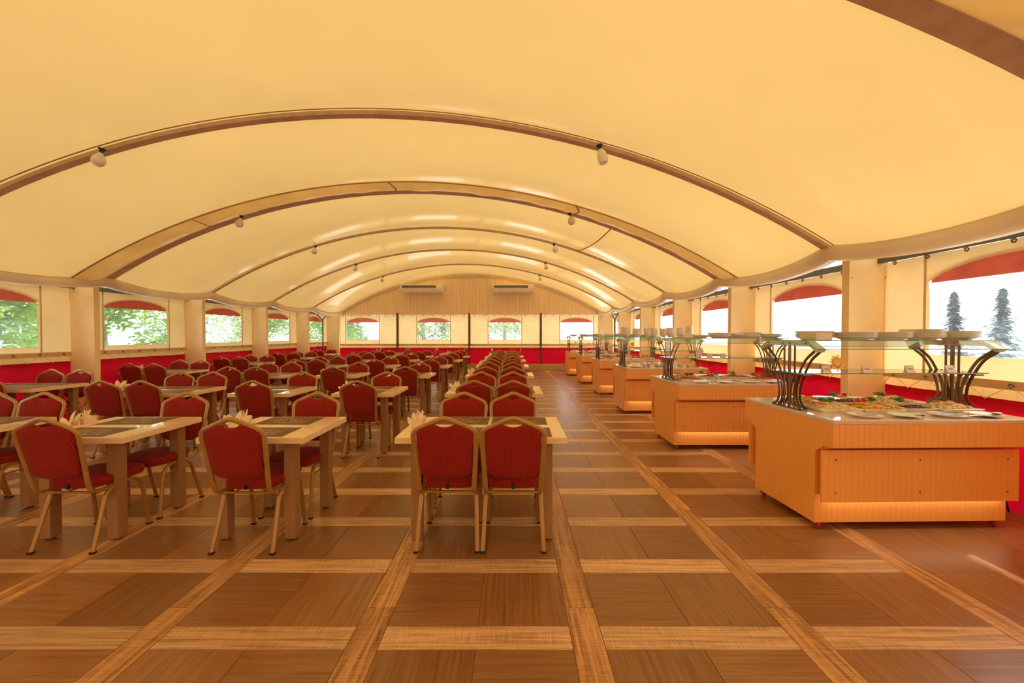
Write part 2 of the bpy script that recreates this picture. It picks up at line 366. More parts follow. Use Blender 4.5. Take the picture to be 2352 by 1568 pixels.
def build(mb, name, mat=None, parent=None, smooth=False, loc=(0, 0, 0), rz=0.0):
    return link(name, mb.mesh(name, smooth, mat, True), parent, loc, rz)
def tag(o, label=None, cat=None, group=None, kind=None):
    if label: o['label'] = label
    if cat: o['category'] = cat
    if group: o['group'] = group
    if kind: o['kind'] = kind
    return o
def thing(name, label, cat, loc=(0, 0, 0), rz=0.0, group=None):
    return tag(link(name, None, None, loc, rz), label, cat, group)
def copy_tree(o, parent=None):
    c = o.copy(); col.objects.link(c); c.parent = parent
    for ch in list(o.children): copy_tree(ch, c)
    return c
def bez(pts, n=6, closed=False):
    """Catmull-Rom through the points"""
    P = [Vector(p) for p in pts]; out = []
    for i in range(len(P) - 1):
        p0 = P[max(i - 1, 0)]; p1 = P[i]; p2 = P[i + 1]; p3 = P[min(i + 2, len(P) - 1)]
        for k in range(n):
            t = k / n
            out.append(.5 * ((2 * p1) + (p2 - p0) * t + (2 * p0 - 5 * p1 + 4 * p2 - p3) * t * t + (3 * p1 - p0 - 3 * p2 + p3) * t ** 3))
    out.append(P[-1]); return out
def roundpath(pts, rad=.04, n=4):
    """polyline with rounded corners"""
    P = [Vector(p) for p in pts]; out = [P[0]]
    for i in range(1, len(P) - 1):
        a, b, c = P[i - 1], P[i], P[i + 1]; r = min(rad, (a - b).length * .45, (c - b).length * .45)
        p, q = b + (a - b).normalized() * r, b + (c - b).normalized() * r
        for k in range(n + 1):
            t = k / n; out.append(p * (1 - t) ** 2 + b * 2 * t * (1 - t) + q * t * t)
    out.append(P[-1]); return out
ORD = ['zeroth', 'first', 'second', 'third', 'fourth', 'fifth', 'sixth', 'seventh', 'eighth', 'ninth', 'tenth']

# ------------------------------------------------------------------ dimensions of the tent
XL, XR = -7.55, 4.15                     # curtain planes
TL, TR = -6.98, 3.58                     # eave tubes
XC, HALF, ZE, ZA = -1.70, 5.28, 2.43, 3.95
BAY = 2.42; YB = 16.65
ARCH = [YB - BAY * k for k in range(9)]
RC = (HALF ** 2 + (ZA - ZE) ** 2) / (2 * (ZA - ZE))
def arcz(x): return ZA - RC + math.sqrt(RC ** 2 - (x - XC) ** 2)
SAG = 0.10
def roofz(x, y):
    k = (YB - y) / BAY; fr = k - math.floor(k)
    return arcz(x) - SAG * 4 * fr * (1 - fr)

# ------------------------------------------------------------------ ground, floor
mb = MB(); mb.box(-140, 140, -120, 160, -.5, -.06)
tag(build(mb, 'ground', 'ground'), 'pale bare ground around the tent', 'ground', kind='structure')
mb = MB(); mb.box(XL - .2, XR + .2, ARCH[-1], YB + .1, -.06, -.004)
floor = tag(build(mb, 'floor', 'slab'), 'wood-look floor of brown tiles framed by paler planks', 'floor', kind='structure')
PX, PY, W, T = 1.066, 0.6096, 0.1524, 0.4572
X0, Y0 = .362, 1.861
G = .0012
tiles, planks = [], []
for k in range(-8, 4):
    xs = X0 + PX * k                     # long strip centre
    for j in range(-12, 25):
        ys = Y0 + PY * j
        if ys > YB: continue
        y1 = min(ys + PY, YB)
        if k == 3:                       # plain border by the window wall
            continue
        x0 = xs + W / 2; half = (PX - W) / 2
        if k == 2:
            for q in range(4):
                xa = x0 + q * half
                if xa < XR: tiles.append((xa, min(xa + half, XR + .1), ys, y1, 'tile_y'))
            continue
        planks.append((x0, x0 + 2 * half, ys, min(ys + W, YB), 'plank_x'))
        if ys + W < YB:
            a, b = ('tile_x', 'tile_y') if j % 2 == 0 else ('tile_y', 'tile_x')
            tiles.append((x0, x0 + half, ys + W, y1, a)); tiles.append((x0 + half, x0 + 2 * half, ys + W, y1, b))
    if k < 3:
        yy = Y0 + .29 - PY * 12 + (k % 2) * .0
        while yy < YB:
            planks.append((xs - W / 2, xs + W / 2, yy, min(yy + 2 * PY, YB), 'plank_y')); yy += 2 * PY
def seen(t):
    y = (t[2] + t[3]) / 2; x = (t[0] + t[1]) / 2
    if y < .9: return 1e9
    u = 1176 + FPX * x / y
    if u < -150 or u > 2500: return 1e9 - 1
    return y + .15 * abs(x)
fmesh = {}
def piece_mesh(w, d, m):
    key = (round(w, 4), round(d, 4), m)
    if key not in fmesh:
        b = MB(); b.box(-w / 2 + G, w / 2 - G, -d / 2 + G, d / 2 - G, -.006, 0, None, .0012)
        fmesh[key] = b.mesh('floor_piece', False, m)
    return fmesh[key]
for lst, nm, rest in ((tiles, 'floor_tile', 'far_floor_tiles'), (planks, 'floor_plank', 'far_floor_planks')):
    lst.sort(key=seen)
    for (a, b_, c, d, m) in lst[:298]:
        link(nm, piece_mesh(b_ - a, d - c, m), floor, ((a + b_) / 2, (c + d) / 2, 0))
    mb = MB()
    for (a, b_, c, d, m) in lst[298:]: mb.box(a + G, b_ - G, c + G, d - G, -.006, 0, m)
    tag(build(mb, rest, None, floor), kind='stuff')

# ------------------------------------------------------------------ roof membrane
def grid(mb, xs, ys, zf, mat):
    vs = [(x, y, zf(x, y)) for y in ys for x in xs]; n = len(xs); fs = []
    for j in range(len(ys) - 1):
        for i in range(n - 1): fs.append((j * n + i, j * n + i + 1, (j + 1) * n + i + 1, (j + 1) * n + i))
    mb.add(vs, fs, mat)
NS = 56
xs = [XC - HALF + 2 * HALF * i / NS for i in range(NS + 1)]
mb = MB(); ysr = []
for k in range(len(ARCH) - 1):
    for q in range(12): ysr.append(ARCH[k] - BAY * q / 12)
ysr.append(ARCH[-1])
grid(mb, xs, ysr, roofz, 'roof')
tag(build(mb, 'ceiling', None, smooth=True), 'translucent yellow membrane roof vaulted over the tent', 'ceiling', kind='structure')
# ribs: narrow webbing ribs on most arches, wide fabric sleeves on every fourth
def archstrip(y0, y1, d0, d1, x0=TL, x1=TR, n=56):
    rings = []
    for i in range(n + 1):
        x = x0 + (x1 - x0) * i / n; z0, z1 = roofz(x, y0), roofz(x, y1)
        rings.append([(x, y0, z0 - d0), (x, y1, z1 - d0), (x, y1, z1 - d1), (x, y0, z0 - d1)])
    return rings
for k, y in enumerate(ARCH[1:8]):
    wide = k in (3, 5, 7)
    if wide:
        ti = link('trim_%d' % (k + 1), None); tag(ti, '', None, None, 'structure')
        mb = MB(); rings = []
        for i in range(81):
            x = TL + (TR - TL) * i / 80; wob = .012 * math.sin(i * 1.7) + .009 * math.sin(i * .77 + 1)
            r = []
            for t, dd in ((0, .004), (.2, .035), (.45, .06), (.7, .06), (1, .03)):
                yy = y - .55 + .48 * t; r.append((x, yy, roofz(x, yy) - dd - wob * math.sin(math.pi * t)))
            rings.append(r)
        mb.loft(rings, 'roof_band', caps=False, closed=False); build(mb, 'fabric_sleeve', None, ti, True)
        mb = MB(); mb.loft(archstrip(y - .07, y + .08, -.004, .035), 'rib'); build(mb, 'rib', None, ti)
        mb = MB(); mb.loft(archstrip(y - .575, y - .545, -.004, .012), 'line_fabric'); build(mb, 'roof_seam', None, ti)
        for xx in (-5.05, -1.95, 1.02):
            mb = MB(); p = []
            for t in range(9):
                yy = y - .55 + .48 * t / 8; p.append((xx + .06 * math.sin(t * .5), yy, roofz(xx, yy) - (.012 + .058 * math.sin(math.pi * t / 8 * .85))))
            mb.tube(p, .014, .008, 6, 'line_fabric'); build(mb, 'sleeve_seam', None, ti)
    else:
        ti = link('trim_%d' % (k + 1), None); tag(ti, '', None, None, 'structure')
        hw = .045 if k == 4 else .028; mb = MB(); mb.loft(archstrip(y - hw, y + hw, -.005, hw), 'rib'); build(mb, 'rib', None, ti)
        mb = MB(); mb.loft(archstrip(y - .105, y - .09, -.004, .006), 'line_fabric'); build(mb, 'roof_seam', None, ti)
    ti['label'] = 'curved roof rib %s' % ('under a wide fabric sleeve' if wide else 'of brown webbing along a seam')
# dark stay cord below the roof between two ribs
mb = MB(); p = [(2.05 - .0 * t, 7.05 + 2.2 * t, 0) for t in [i / 12 for i in range(13)]]
p = [(1.72 - .25 * (q / 12), 7.05 + 2.3 * q / 12, roofz(1.72 - .25 * q / 12, 7.05 + 2.3 * q / 12) - .02) for q in range(13)]
mb.tube(p, .012, n=6, mat='line_fabric')
tag(build(mb, 'roof_cord'), 'dark cord running under the roof between two ribs', 'cord')

# eave tubes (fabric roll, sagging between the arches), soffits and beams
for side, (tx, cx, s) in (('left', (TL, XL, -1)), ('right', (TR, XR, 1))):
    root = link('trim_eave_%s' % side, None); tag(root, 'grey-tan fabric eave roll along the %s' % ('leafy windows' if s < 0 else 'buffet windows'), None, None, 'structure')
    p = []
    for k in range(len(ARCH) - 1):
        for q in range(10):
            fr = q / 10; y = ARCH[k] - BAY * fr
            dip = math.sin(math.pi * fr) ** .8
            p.append((tx + s * (.02 + .07 * dip), y, ZE - .035 - .10 * dip))
    mb = MB(); mb.tube(p, .115, .105, 14, 'eave'); build(mb, 'eave_roll', None, root, True)
    mb = MB()   # soffit between roll and beam; unseen overhang drawn out to keep sun off windows
    ys2 = [a[1] for a in p]
    vs, fs = [], []
    for i, q in enumerate(p):
        vs += [(q[0], q[1], q[2] + .06), (cx + s * .02, q[1], 2.42), (cx + s * .75, q[1], 2.22)]
        if i: fs += [(3 * i - 3, 3 * i - 2, 3 * i + 1, 3 * i), (3 * i - 2, 3 * i - 1, 3 * i + 2, 3 * i + 1)]
    mb.add(vs, fs, 'eave'); build(mb, 'soffit', None, root, True)
    mb = MB(); mb.box(cx - s * .07 - .03, cx - s * .07 + .03, ARCH[-1], YB, 2.255, 2.325, 'steel_dark'); build(mb, 'steel_beam', None, root)

# ------------------------------------------------------------------ curtains with vinyl windows
eyelet_me = None
def eyelet_mesh():
    global eyelet_me
    if eyelet_me is None:
        b = MB(); b.tube([(.016 * math.cos(a), 0, .016 * math.sin(a)) for a in [2 * math.pi * i / 10 for i in range(10)]], .0065, n=5, up=(0, 1, 0), closed=True)
        eyelet_me = b.mesh('eyelet', True, 'eyelet')
    return eyelet_me
win_n = [0]
def curtain(wall, to, length, zr, zt, wc, ww, wlab, side_sign=1, red_bottom=0.0):
    """one bay: wall-local u runs 0..length, w is depth (positive into the room); to(u, w, z) -> world"""
    zb = zr + .085
    wz0, wz1, wz2 = 1.27, 1.99, 2.15
    w0, w1 = wc - ww / 2, wc + ww / 2
    us = sorted(set([0, length] + [w0, w1] + [w0 + ww * i / 12 for i in range(13)] + [w0 * i / 5 for i in range(6)] + [w1 + (length - w1) * i / 5 for i in range(6)]))
    def arch(u):
        t = (u - wc) / (ww / 2); return wz1 + (wz2 - wz1) * max(0, 1 - t * t) ** .75
    ph = random.random() * 6
    def wob(u, z): return .010 * math.sin(u * 7 + ph) * math.sin(z * 3 + ph) + .006 * math.sin(u * 17 + z * 9 + ph)
    b = MB()
    for a, c in zip(us[:-1], us[1:]):
        inside = a >= w0 - 1e-6 and c <= w1 + 1e-6
        spans = [((zb, zb), (wz0, wz0)), ((arch(a), arch(c)), (zt, zt))] if inside else [((zb, zb), (zt, zt))]
        for lo, hi in spans:
            nz = 3 if inside else 8
            for q in range(nz):
                za0, za1 = lo[0] + (hi[0] - lo[0]) * q / nz, lo[0] + (hi[0] - lo[0]) * (q + 1) / nz
                zc0, zc1 = lo[1] + (hi[1] - lo[1]) * q / nz, lo[1] + (hi[1] - lo[1]) * (q + 1) / nz
                b.add([to(a, wob(a, za0), za0), to(c, wob(c, zc0), zc0), to(c, wob(c, zc1), zc1), to(a, wob(a, za1), za1)], [(0, 1, 2, 3)], 'curtain')
    bm_me = b.mesh('curtain', False, None, True)
    bm_me.polygons.foreach_set('use_smooth', [True] * len(bm_me.polygons))
    cur = link('curtain', bm_me, wall)
    # hems and seams
    def strip(u0, u1, z0, z1, nm, mat='hem', w=.017, par=cur):
        bb = MB(); n = max(1, int((u1 - u0) / .12))
        for i in range(n):
            a, c = u0 + (u1 - u0) * i / n, u0 + (u1 - u0) * (i + 1) / n
            bb.add([to(a, w, z0), to(c, w, z0), to(c, w, z1), to(a, w, z1), to(a, w + .004, z0), to(c, w + .004, z0), to(c, w + .004, z1), to(a, w + .004, z1)],
                   [(0, 1, 2, 3), (4, 5, 6, 7), (0, 1, 5, 4), (3, 2, 6, 7), (0, 3, 7, 4), (1, 2, 6, 5)], mat)
        return build(bb, nm, None, par)
    strip(.02, length - .02, zb, zb + .075, 'bottom_hem')
    strip(w0 - .035, w0 - .01, zb + .075, wz1 + .03, 'window_seam'); strip(w1 + .01, w1 + .035, zb + .075, wz1 + .03, 'window_seam')
    strip(w0 - .035, w0 - .01, wz1 + .03, zt, 'window_seam'); strip(w1 + .01, w1 + .035, wz1 + .03, zt, 'window_seam')
    strip(0.0, .05, zb, zt, 'side_hem'); strip(length - .05, length, zb, zt, 'side_hem')
    strip(.0, length, zr - .06, zb + .05, 'outer_flap', 'flap', -.03)
    # window: clear vinyl pane and red sun strip in its arch
    win_n[0] += 1
    win = link('window_%d' % win_n[0], None); tag(win, wlab, None, None, 'structure')
    bb = MB(); n = 12
    for i in range(n):
        a, c = w0 - .02 + (ww + .04) * i / n, w0 - .02 + (ww + .04) * (i + 1) / n
        bb.add([to(a, -.014, wz0 - .02), to(c, -.014, wz0 - .02), to(c, -.014, arch(min(max(c, w0), w1)) + .02), to(a, -.014, arch(min(max(a, w0), w1)) + .02)], [(0, 1, 2, 3)], 'pane')
    build(bb, 'vinyl_pane', None, win)
    bb = MB()
    for i in range(n):
        a, c = w0 + ww * i / n, w0 + ww * (i + 1) / n
        bb.add([to(a, -.022, wz1 - .012), to(c, -.022, wz1 - .012), to(c, -.022, arch(c) + .03), to(a, -.022, arch(a) + .03)], [(0, 1, 2, 3)], 'red_valance')
    build(bb, 'red_arch_strip', None, win)
    # red skirt below, with creases
    bb = MB(); nu, nz2 = 24, 6
    for i in range(nu):
        for q in range(nz2):
            def P(ii, qq):
                u = length * ii / nu; z = red_bottom + (zr - red_bottom) * qq / nz2
                fold = .014 * math.sin(u * 9 + 4 * abs((u * 1.3) % 2 - 1) * z + ph) + .008 * math.sin(u * 23 + ph)
                return to(u, .0 + fold, z)
            bb.add([P(i, q), P(i + 1, q), P(i + 1, q + 1), P(i, q + 1)], [(0, 1, 2, 3)], 'red_fabric')
    me = bb.mesh('red_skirt', False, None, True)
    me.polygons.foreach_set('use_smooth', [True] * len(me.polygons)); link('red_skirt', me, wall)
    # eyelets and zigzag lacing
    ne = 7; pu = [length * (i + .5) / ne for i in range(ne)]
    p0 = Vector(to(0, 0, 0)); p1 = Vector(to(1, 0, 0)); ang = math.atan2(p1.y - p0.y, p1.x - p0.x)
    for u in pu:
        for z in (zb + .037, zt - .02): link('eyelet', eyelet_mesh(), cur, to(u, .024, z), ang)
    path = []
    for i, u in enumerate(pu):
        path += [to(u - length / ne / 2 + .02, .012, zr - .01), to(u, .03, zb + .037)]
    path.append(to(length - .03, .012, zr - .01))
    bb = MB(); bb.tube(path, .0035, n=4, mat='cord', up=(0.3, .2, .9)); build(bb, 'lacing_cord', None, wall)
    bb = MB()
    for u in pu:
        q = bez([to(u, .028, zt - .02), to(u - .04, .05, zt + .05), to(u - .10, .03, 2.33), to(u - .02, .045, 2.34), to(u + .05, .045, zt + .04), to(u, .03, zt - .02)], 4)
        bb.tube(q, .004, n=4, mat='cord')
    build(bb, 'hanging_loops', None, wall)

def colmesh(w):
    b = MB(); b.box(0, w, -.05, .05, 0, 2.37, 'board', .006)
    for z in (.15, .8, 1.45, 2.1, 2.33):
        for x in (.03, w - .03):
            b.lathe([(.006, 0), (.006, .003), (.003, .004)], 6, 'eyelet', (0, 0, 0))
            for i in range(-18, 0): # turn the screw head to face the room (-y)
                vx, vy, vz = b.v[i]; b.v[i] = (x + vx, -.05 - vz, z + vy)
    return b.mesh('column_cladding')
CM = colmesh(.43)
wl = link('wall_left', None); tag(wl, 'yellow curtain wall with vinyl windows facing the trees, tan columns between', None, None, 'structure')
wr = link('wall_right', None); tag(wr, 'yellow curtain wall with vinyl windows behind the buffet, tan columns between', None, None, 'structure')
for k in range(8):
    y1 = ARCH[k]; y0 = ARCH[k + 1]
    nth = ORD[min(10, k + 1)]
    curtain(wl, lambda u, w, z, y0=y0: (XL + w, y0 + u, z), BAY, 1.02, 2.29, BAY / 2, 1.39, '%s arched vinyl window from the end wall on the tree side' % nth)
    curtain(wr, lambda u, w, z, y0=y0: (XR - w, y0 + u, z), BAY, .92, 2.26, BAY / 2, 1.39, '%s arched vinyl window from the end wall on the buffet side' % nth)
    if k >= 1:
        link('column', CM, wl, (XL - .02, y1, 0)); link('column', CM, wr, (XR - .49 + .08, y1, 0))
# end wall
wb = link('wall_back', None); tag(wb, 'end wall of yellow curtains under a pine-boarded gable', None, None, 'structure')
posts = [-4.69, -1.75, 1.18]
edges = [XL + .45] + posts + [XR - .55]
wcs = [-6.14, -3.22, -.29, 2.65]
for i in range(4):
    a, b_ = edges[i], edges[i + 1]
    curtain(wb, lambda u, w, z, a=a: (a + u, YB - w, z), b_ - a, .94, 2.28, wcs[i] - a, 1.34, '%s arched vinyl window of the end wall, counted from the tree side' % ORD[i + 1], red_bottom=.27)
CB = MB(); CB.box(0, .52, -.05, .05, 0, 2.34, 'board', .006); CBM = CB.mesh('corner_cladding')
link('column', CBM, wb, (XL - .02, YB - .08, 0)); link('column', CBM, wb, (XR - .55, YB - .08, 0))
pbm = MB(); pbm.box(-.03, .03, -.03, .03, .0, 2.36, 'steel_dark', .004); pbm = pbm.mesh('post')
for x in posts: link('post', pbm, wb, (x, YB - .09, 0))
mb = MB(); mb.box(edges[0], edges[-1], YB - .14, YB + .05, 0, .275, 'plinth', .01)
tag(build(mb, 'baseboard_back'), 'tan boxed plinth under the red end wall skirt', None, None, 'structure')
mb = MB(); mb.box(XL, XR, YB - .06, YB + .06, 2.285, 2.36, 'pine'); build(mb, 'gable_rail', None, wb)
# gable boards
xb = TL - .02; i = 0
while xb < TR:
    w = .135; x1 = min(xb + w, TR + .02)
    z0, z1 = arcz(min(max(xb, XC - HALF), XC + HALF)) + .02, arcz(min(x1, XC + HALF)) + .02
    if max(z0, z1) > 2.39:
        z0, z1 = max(z0, 2.37), max(z1, 2.37)
        g = .006; b = MB()
        b.add([(xb + g, YB - .035, 2.35), (x1 - g, YB - .035, 2.35), (x1 - g, YB - .035, z1), (xb + g, YB - .035, z0),
               (xb, YB - .025, 2.35), (x1, YB - .025, 2.35), (x1, YB - .025, z1), (xb, YB - .025, z0),
               (xb, YB + .01, 2.35), (x1, YB + .01, 2.35), (x1, YB + .01, z1), (xb, YB + .01, z0)],
              [(0, 1, 2, 3), (4, 0, 3, 7), (1, 5, 6, 2), (8, 9, 10, 11), (4, 7, 11, 8), (5, 6, 10, 9), (3, 2, 6, 7), (7, 6, 10, 11), (0, 1, 5, 4), (4, 5, 9, 8)])
        build(b, 'gable_board', 'pine', wb)
    xb = x1 if x1 < TR + .01 else TR + 1; i += 1
mb = MB(); mb.loft(archstrip(YB - .07, YB - .03, -.01, .10), 'eave'); build(mb, 'gable_edge_band', None, wb)
# rear closing wall behind the open floor
mb = MB(); yy = ARCH[-1]
grid(mb, [XL + (XR - XL) * i / 20 for i in range(21)], [0, 1], lambda x, y: 0, 'curtain')
mb.v = [(x, yy, (0 if y == 0 else (arcz(min(max(x, XC - HALF), XC + HALF)) if XC - HALF < x < XC + HALF else 2.42))) for x, y, z in mb.v]
tag(build(mb, 'wall_front'), 'plain yellow curtain closing the open floor end', None, None, 'structure')

# corner steel braces
for s, x in ((-1, XL + .12), (1, XR - .12)):
    mb = MB()
    mb.tube([(x, 15.9, 1.35), (x, 15.9, 2.05)], .028, n=8, mat='steel_dark')
    mb.tube([(x, 15.9, 2.04), (x - s * .02, 16.25, 2.30)], .024, n=8, mat='steel_dark')
    mb.tube([(x, 15.9, 2.04), (x - s * .02, 15.2, 2.33)], .024, n=8, mat='steel_dark')
    mb.tube([(x, 15.9, 0), (x, 15.9, 1.36)], .024, n=8, mat='steel_dark')
    tag(build(mb, 'steel_brace', None), 'dark Y-shaped steel brace in the end wall corner on the %s side' % ('tree' if s < 0 else 'buffet'), 'brace')

# ------------------------------------------------------------------ lamps and air conditioners
def bulbs():
    b1 = MB(); b1.lathe([(.035, 0), (.035, -.012), (.02, -.018), (.018, -.05), (.022, -.055)], 14, 'black'); sock = b1.mesh('socket', True)
    b2 = MB(); b2.lathe([(.02, -.05), (.03, -.07), (.055, -.105), (.064, -.14), (.056, -.175), (.03, -.198), (.0, -.204)], 16, 'bulb'); globe = b2.mesh('globe', True)
    b3 = MB(); b3.lathe([(.02, -.05), (.034, -.065), (.05, -.10), (.054, -.135), (.055, -.136), (.055, -.18), (.045, -.21), (.0, -.215)], 16, 'bulb'); led_ = b3.mesh('globe', True)
    for k, y in enumerate(ARCH[1:6]):
        for x, s in ((-4.50, 0), (.96, 1)):
            z = roofz(x, y) - (.10 if k == 3 else .04)
            yy = y - (.07 if k != 3 else .20)
            L = thing('light_bulb', 'unlit white %s bulb under the %s roof rib from the end wall, %s side' % ('cylindrical' if (k == 4 and s) else 'round', ORD[k + 2], 'buffet' if s else 'tree'), 'light bulb', (x, yy, z), 0, 'bulbs under the roof ribs')
            L.rotation_euler = (R(-6), R(12 if not s else -12), 0)
            link('socket', sock, L); link('globe', led_ if (k == 4 and s) else globe, L)
bulbs()
def ac(x, lab):
    L = thing('air_conditioner', lab, 'air conditioner', (x, YB - .06, 3.33), 0, 'air conditioners on the gable')
    b = MB(); w = .82
    prof = [(-.04, .13), (-.52, .13), (-.56, .10), (-.585, -.03), (-.54, -.15), (-.15, -.17), (-.04, -.16)]
    b.loft([[(-w, y, z) for y, z in prof], [(w, y, z) for y, z in prof]], 'ac_white'); build(b, 'casing', None, L)
    b = MB(); b.add([(-w + .07, -.565, .10), (w - .22, -.565, .10), (w - .22, -.590, -.012), (-w + .07, -.590, -.012), (-w + .07, -.55, .10), (w - .22, -.55, .10), (w - .22, -.58, -.012), (-w + .07, -.58, -.012)],
                    [(0, 1, 2, 3), (0, 1, 5, 4), (3, 2, 6, 7), (1, 2, 6, 5), (0, 3, 7, 4)], 'ac_dark'); build(b, 'grille', None, L)
    for i in range(3):
        b = MB(); z = .075 - .035 * i; y = -.570 - .008 * i; b.box(-w + .07, w - .22, y - .012, y, z - .006, z, 'ac_white'); build(b, 'louver', None, L)
    b = MB(); b.box(-w + .06, w - .06, -.572, -.50, -.10, -.085, 'ac_white'); build(b, 'outlet_flap', None, L)
    for s in (-1, 1):
        b = MB(); b.box(s * w - .02, s * w + .02, -.30, .03, .10, .16, 'ac_white'); build(b, 'bracket', None, L)
ac(-3.60, 'white slatted air conditioner on the gable, nearer the tree side')
ac(.04, 'white slatted air conditioner on the gable, nearer the buffet side')

# ------------------------------------------------------------------ chairs
def lean_y(z):   # the backrest plane
    t = (z - .42) / (.935 - .42); return -.205 - .115 * t
def make_chair_meshes():
    out = {}
    # seat cushion
    def outline(k, z):
        pts = []
        for i in range(28):
            a = 2 * math.pi * i / 28; c, s = math.cos(a), math.sin(a); e = .45
            x = math.copysign(abs(c) ** e, c); y = math.copysign(abs(s) ** e, s)
            hw = .195 + .012 * y
            pts.append((x * (hw - k), .035 + y * (.205 - k), z))
        return pts
    b = MB(); b.loft([outline(.03, .412), outline(.006, .418), outline(0, .432), outline(0, .458), outline(.010, .474), outline(.04, .482), outline(.10, .488), outline(.17, .490)], 'chair_seat')
    out['seat'] = b.mesh('seat', True)
    # backrest pad
    half = [(0, .508), (.06, .510), (.11, .517), (.150, .532), (.168, .552), (.174, .60), (.179, .68), (.184, .76), (.187, .82), (.180, .845), (.160, .858), (.115, .876), (.082, .888), (.066, .889), (.045, .876), (.022, .869), (0, .867)]
    full = half + [(-x, z) for x, z in reversed(half[1:-1])]
    def ring(k, off):
        r = []
        for x, z in full:
            zz = .69 + (z - .69) * (1 - k / .2); xx = x * (1 - k / .18)
            bow = .012 * (1 - (x / .19) ** 2)
            r.append((xx, lean_y(zz) + off - bow * (1 if off < 0 else .3), zz))
        return r
    b = MB(); b.loft([ring(.06, -.021), ring(.016, -.018), ring(.003, -.008), ring(0, .004)], 'chair_back')
    b.f.pop(); b.m.pop(); b.loft([ring(0, .004), ring(.004, .014), ring(.02, .022), ring(.07, .026)], 'chair_back'); b.f.pop(-2); b.m.pop(-2)
    out['backrest'] = b.mesh('backrest', True, None, True)
    # frame: one bent tube from under the seat, up the back and down again
    side = [(.176, .06, .402), (.180, -.10, .392), (.183, -.195, .402), (.186, -.218, .47), (.207, lean_y(.84), .84)]
    P = [Vector(p) for p in side] + [Vector((0, lean_y(.93), .932))] + [Vector((-x, y, z)) for x, y, z in reversed(side)]
    b = MB(); b.tube(roundpath(P, .042, 5), 
        .0115, .0175, 8, 'gold', up=(1, 0, 0))
    out['back_frame'] = b.mesh('back_frame', True)
    for s in (-1, 1):
        b = MB(); b.tube(roundpath([(s * .206, -.215, .006), (s * .190, -.105, .36), (s * .186, -.04, .398), (s * .186, .05, .404)], .05, 4), .0125, .0155, 8, 'gold', up=(1, 0, 0)); out['rear_leg%d' % s] = b.mesh('leg', True)
        b = MB(); b.tube(roundpath([(s * .200, .215, .006), (s * .190, .165, .36), (s * .186, .11, .398), (s * .186, .03, .404)], .05, 4), .0125, .0155, 8, 'gold', up=(1, 0, 0)); out['front_leg%d' % s] = b.mesh('leg', True)
        b = MB(); b.box(-.015, .015, -.015, .015, 0, .014, 'black', .003); out['glide'] = b.mesh('glide')
        b = MB(); b.tube([(s * .190, -.108, .335), (s * .190, .168, .335)], .007, n=6, mat='gold'); out['stretch%d' % s] = b.mesh('side_stretcher', True)
    b = MB(); b.tube([(-.184, -.15, .388), (.184, -.15, .388)], .012, .009, 8, 'gold'); out['bar'] = b.mesh('cross_bar', True)
    b = MB(); b.box(-.010, .010, -.177, -.168, .415, .455, 'black', .003); b.box(-.006, .006, -.183, -.176, .425, .44, 'black', .002); out['tab'] = b.mesh('linking_tab')
    return out
CH = make_chair_meshes()
def chair(x, y, rz, label, group, detail=True):
    t = thing('banquet_chair', label, 'chair', (x, y, 0), rz + random.uniform(-.012, .012), group)
    link('seat', CH['seat'], t); link('backrest', CH['backrest'], t); link('back_frame', CH['back_frame'], t)
    for s in (-1, 1):
        for nm, fx, fy in (('rear_leg%d', .206, -.215), ('front_leg%d', .200, .215)):
            l = link('leg', CH[nm % s], t)
            if detail: link('glide', CH['glide'], l, (s * fx, fy, 0))
        if detail: link('side_stretcher', CH['stretch%d' % s], t)
    link('cross_bar', CH['bar'], t)
    if detail: link('linking_tab', CH['tab'], t)
    return t

# ------------------------------------------------------------------ tables, placemats, napkin holders
HT, TD = .75, .72
def table_meshes(w):
    b = MB(); b.box(-w / 2, w / 2, -TD / 2, TD / 2, HT - .042, HT - .001, 'beech_edge', .001)
    b.box(-w / 2 + .0015, w / 2 - .0015, -TD / 2 + .0015, TD / 2 - .0015, HT - .0012, HT, 'beech'); top = b.mesh('table_top')
    b = MB(); b.box(-.0375, .0375, -.0375, .0375, .012, HT - .04, 'table_leg', .002); leg = b.mesh('leg')
    b = MB(); b.lathe([(.02, 0), (.02, .014)], 10, 'black'); glide = b.mesh('glide')
    return top, leg, glide
TM = {1.2: table_meshes(1.2), .75: table_meshes(.75)}
b = MB(); b.box(-.225, .225, -.14, .14, 0, .0015, 'placemat'); MATM = b.mesh('placemat')
def petal_mesh(seed):
    rr = random.Random(seed); b = MB(); rings = []
    for i in range(9):
        t = i / 8; w = .004 + .018 * math.sin(math.pi * min(1, t ** .8 * .97)) ** .8; z = .05 + .085 * t; bend = .02 * t * t
        rings.append([(-w, bend - .004 * (1 - t), z - .006 * t), (0, bend + .004, z), (w, bend - .004 * (1 - t), z - .006 * t), (0, bend + .008, z)])
    b.loft(rings, 'paper'); return b.mesh('napkin', True)
PET = [petal_mesh(i) for i in range(3)]
b = MB(); b.box(-.045, .045, -.10, .10, 0, .014, 'holder', .002); b.box(-.04, .04, -.095, -.085, .014, .055, 'holder'); b.box(-.04, .04, -.04, -.03, .014, .055, 'holder'); HB = b.mesh('holder_base')
b = MB(); b.box(-.036, .036, .0, .085, .014, .068, 'holder', .003); HK = b.mesh('sachet_box')
b = MB()
for i in range(7): b.tube([(-.02 + .006 * i, .03 + .004 * (i % 3), .06), (-.03 + .009 * i, .035 + .01 * (i % 3), .095 + .008 * ((i * 3) % 4))], .003, .008, 4, 'paper')
HS = b.mesh('sachets')
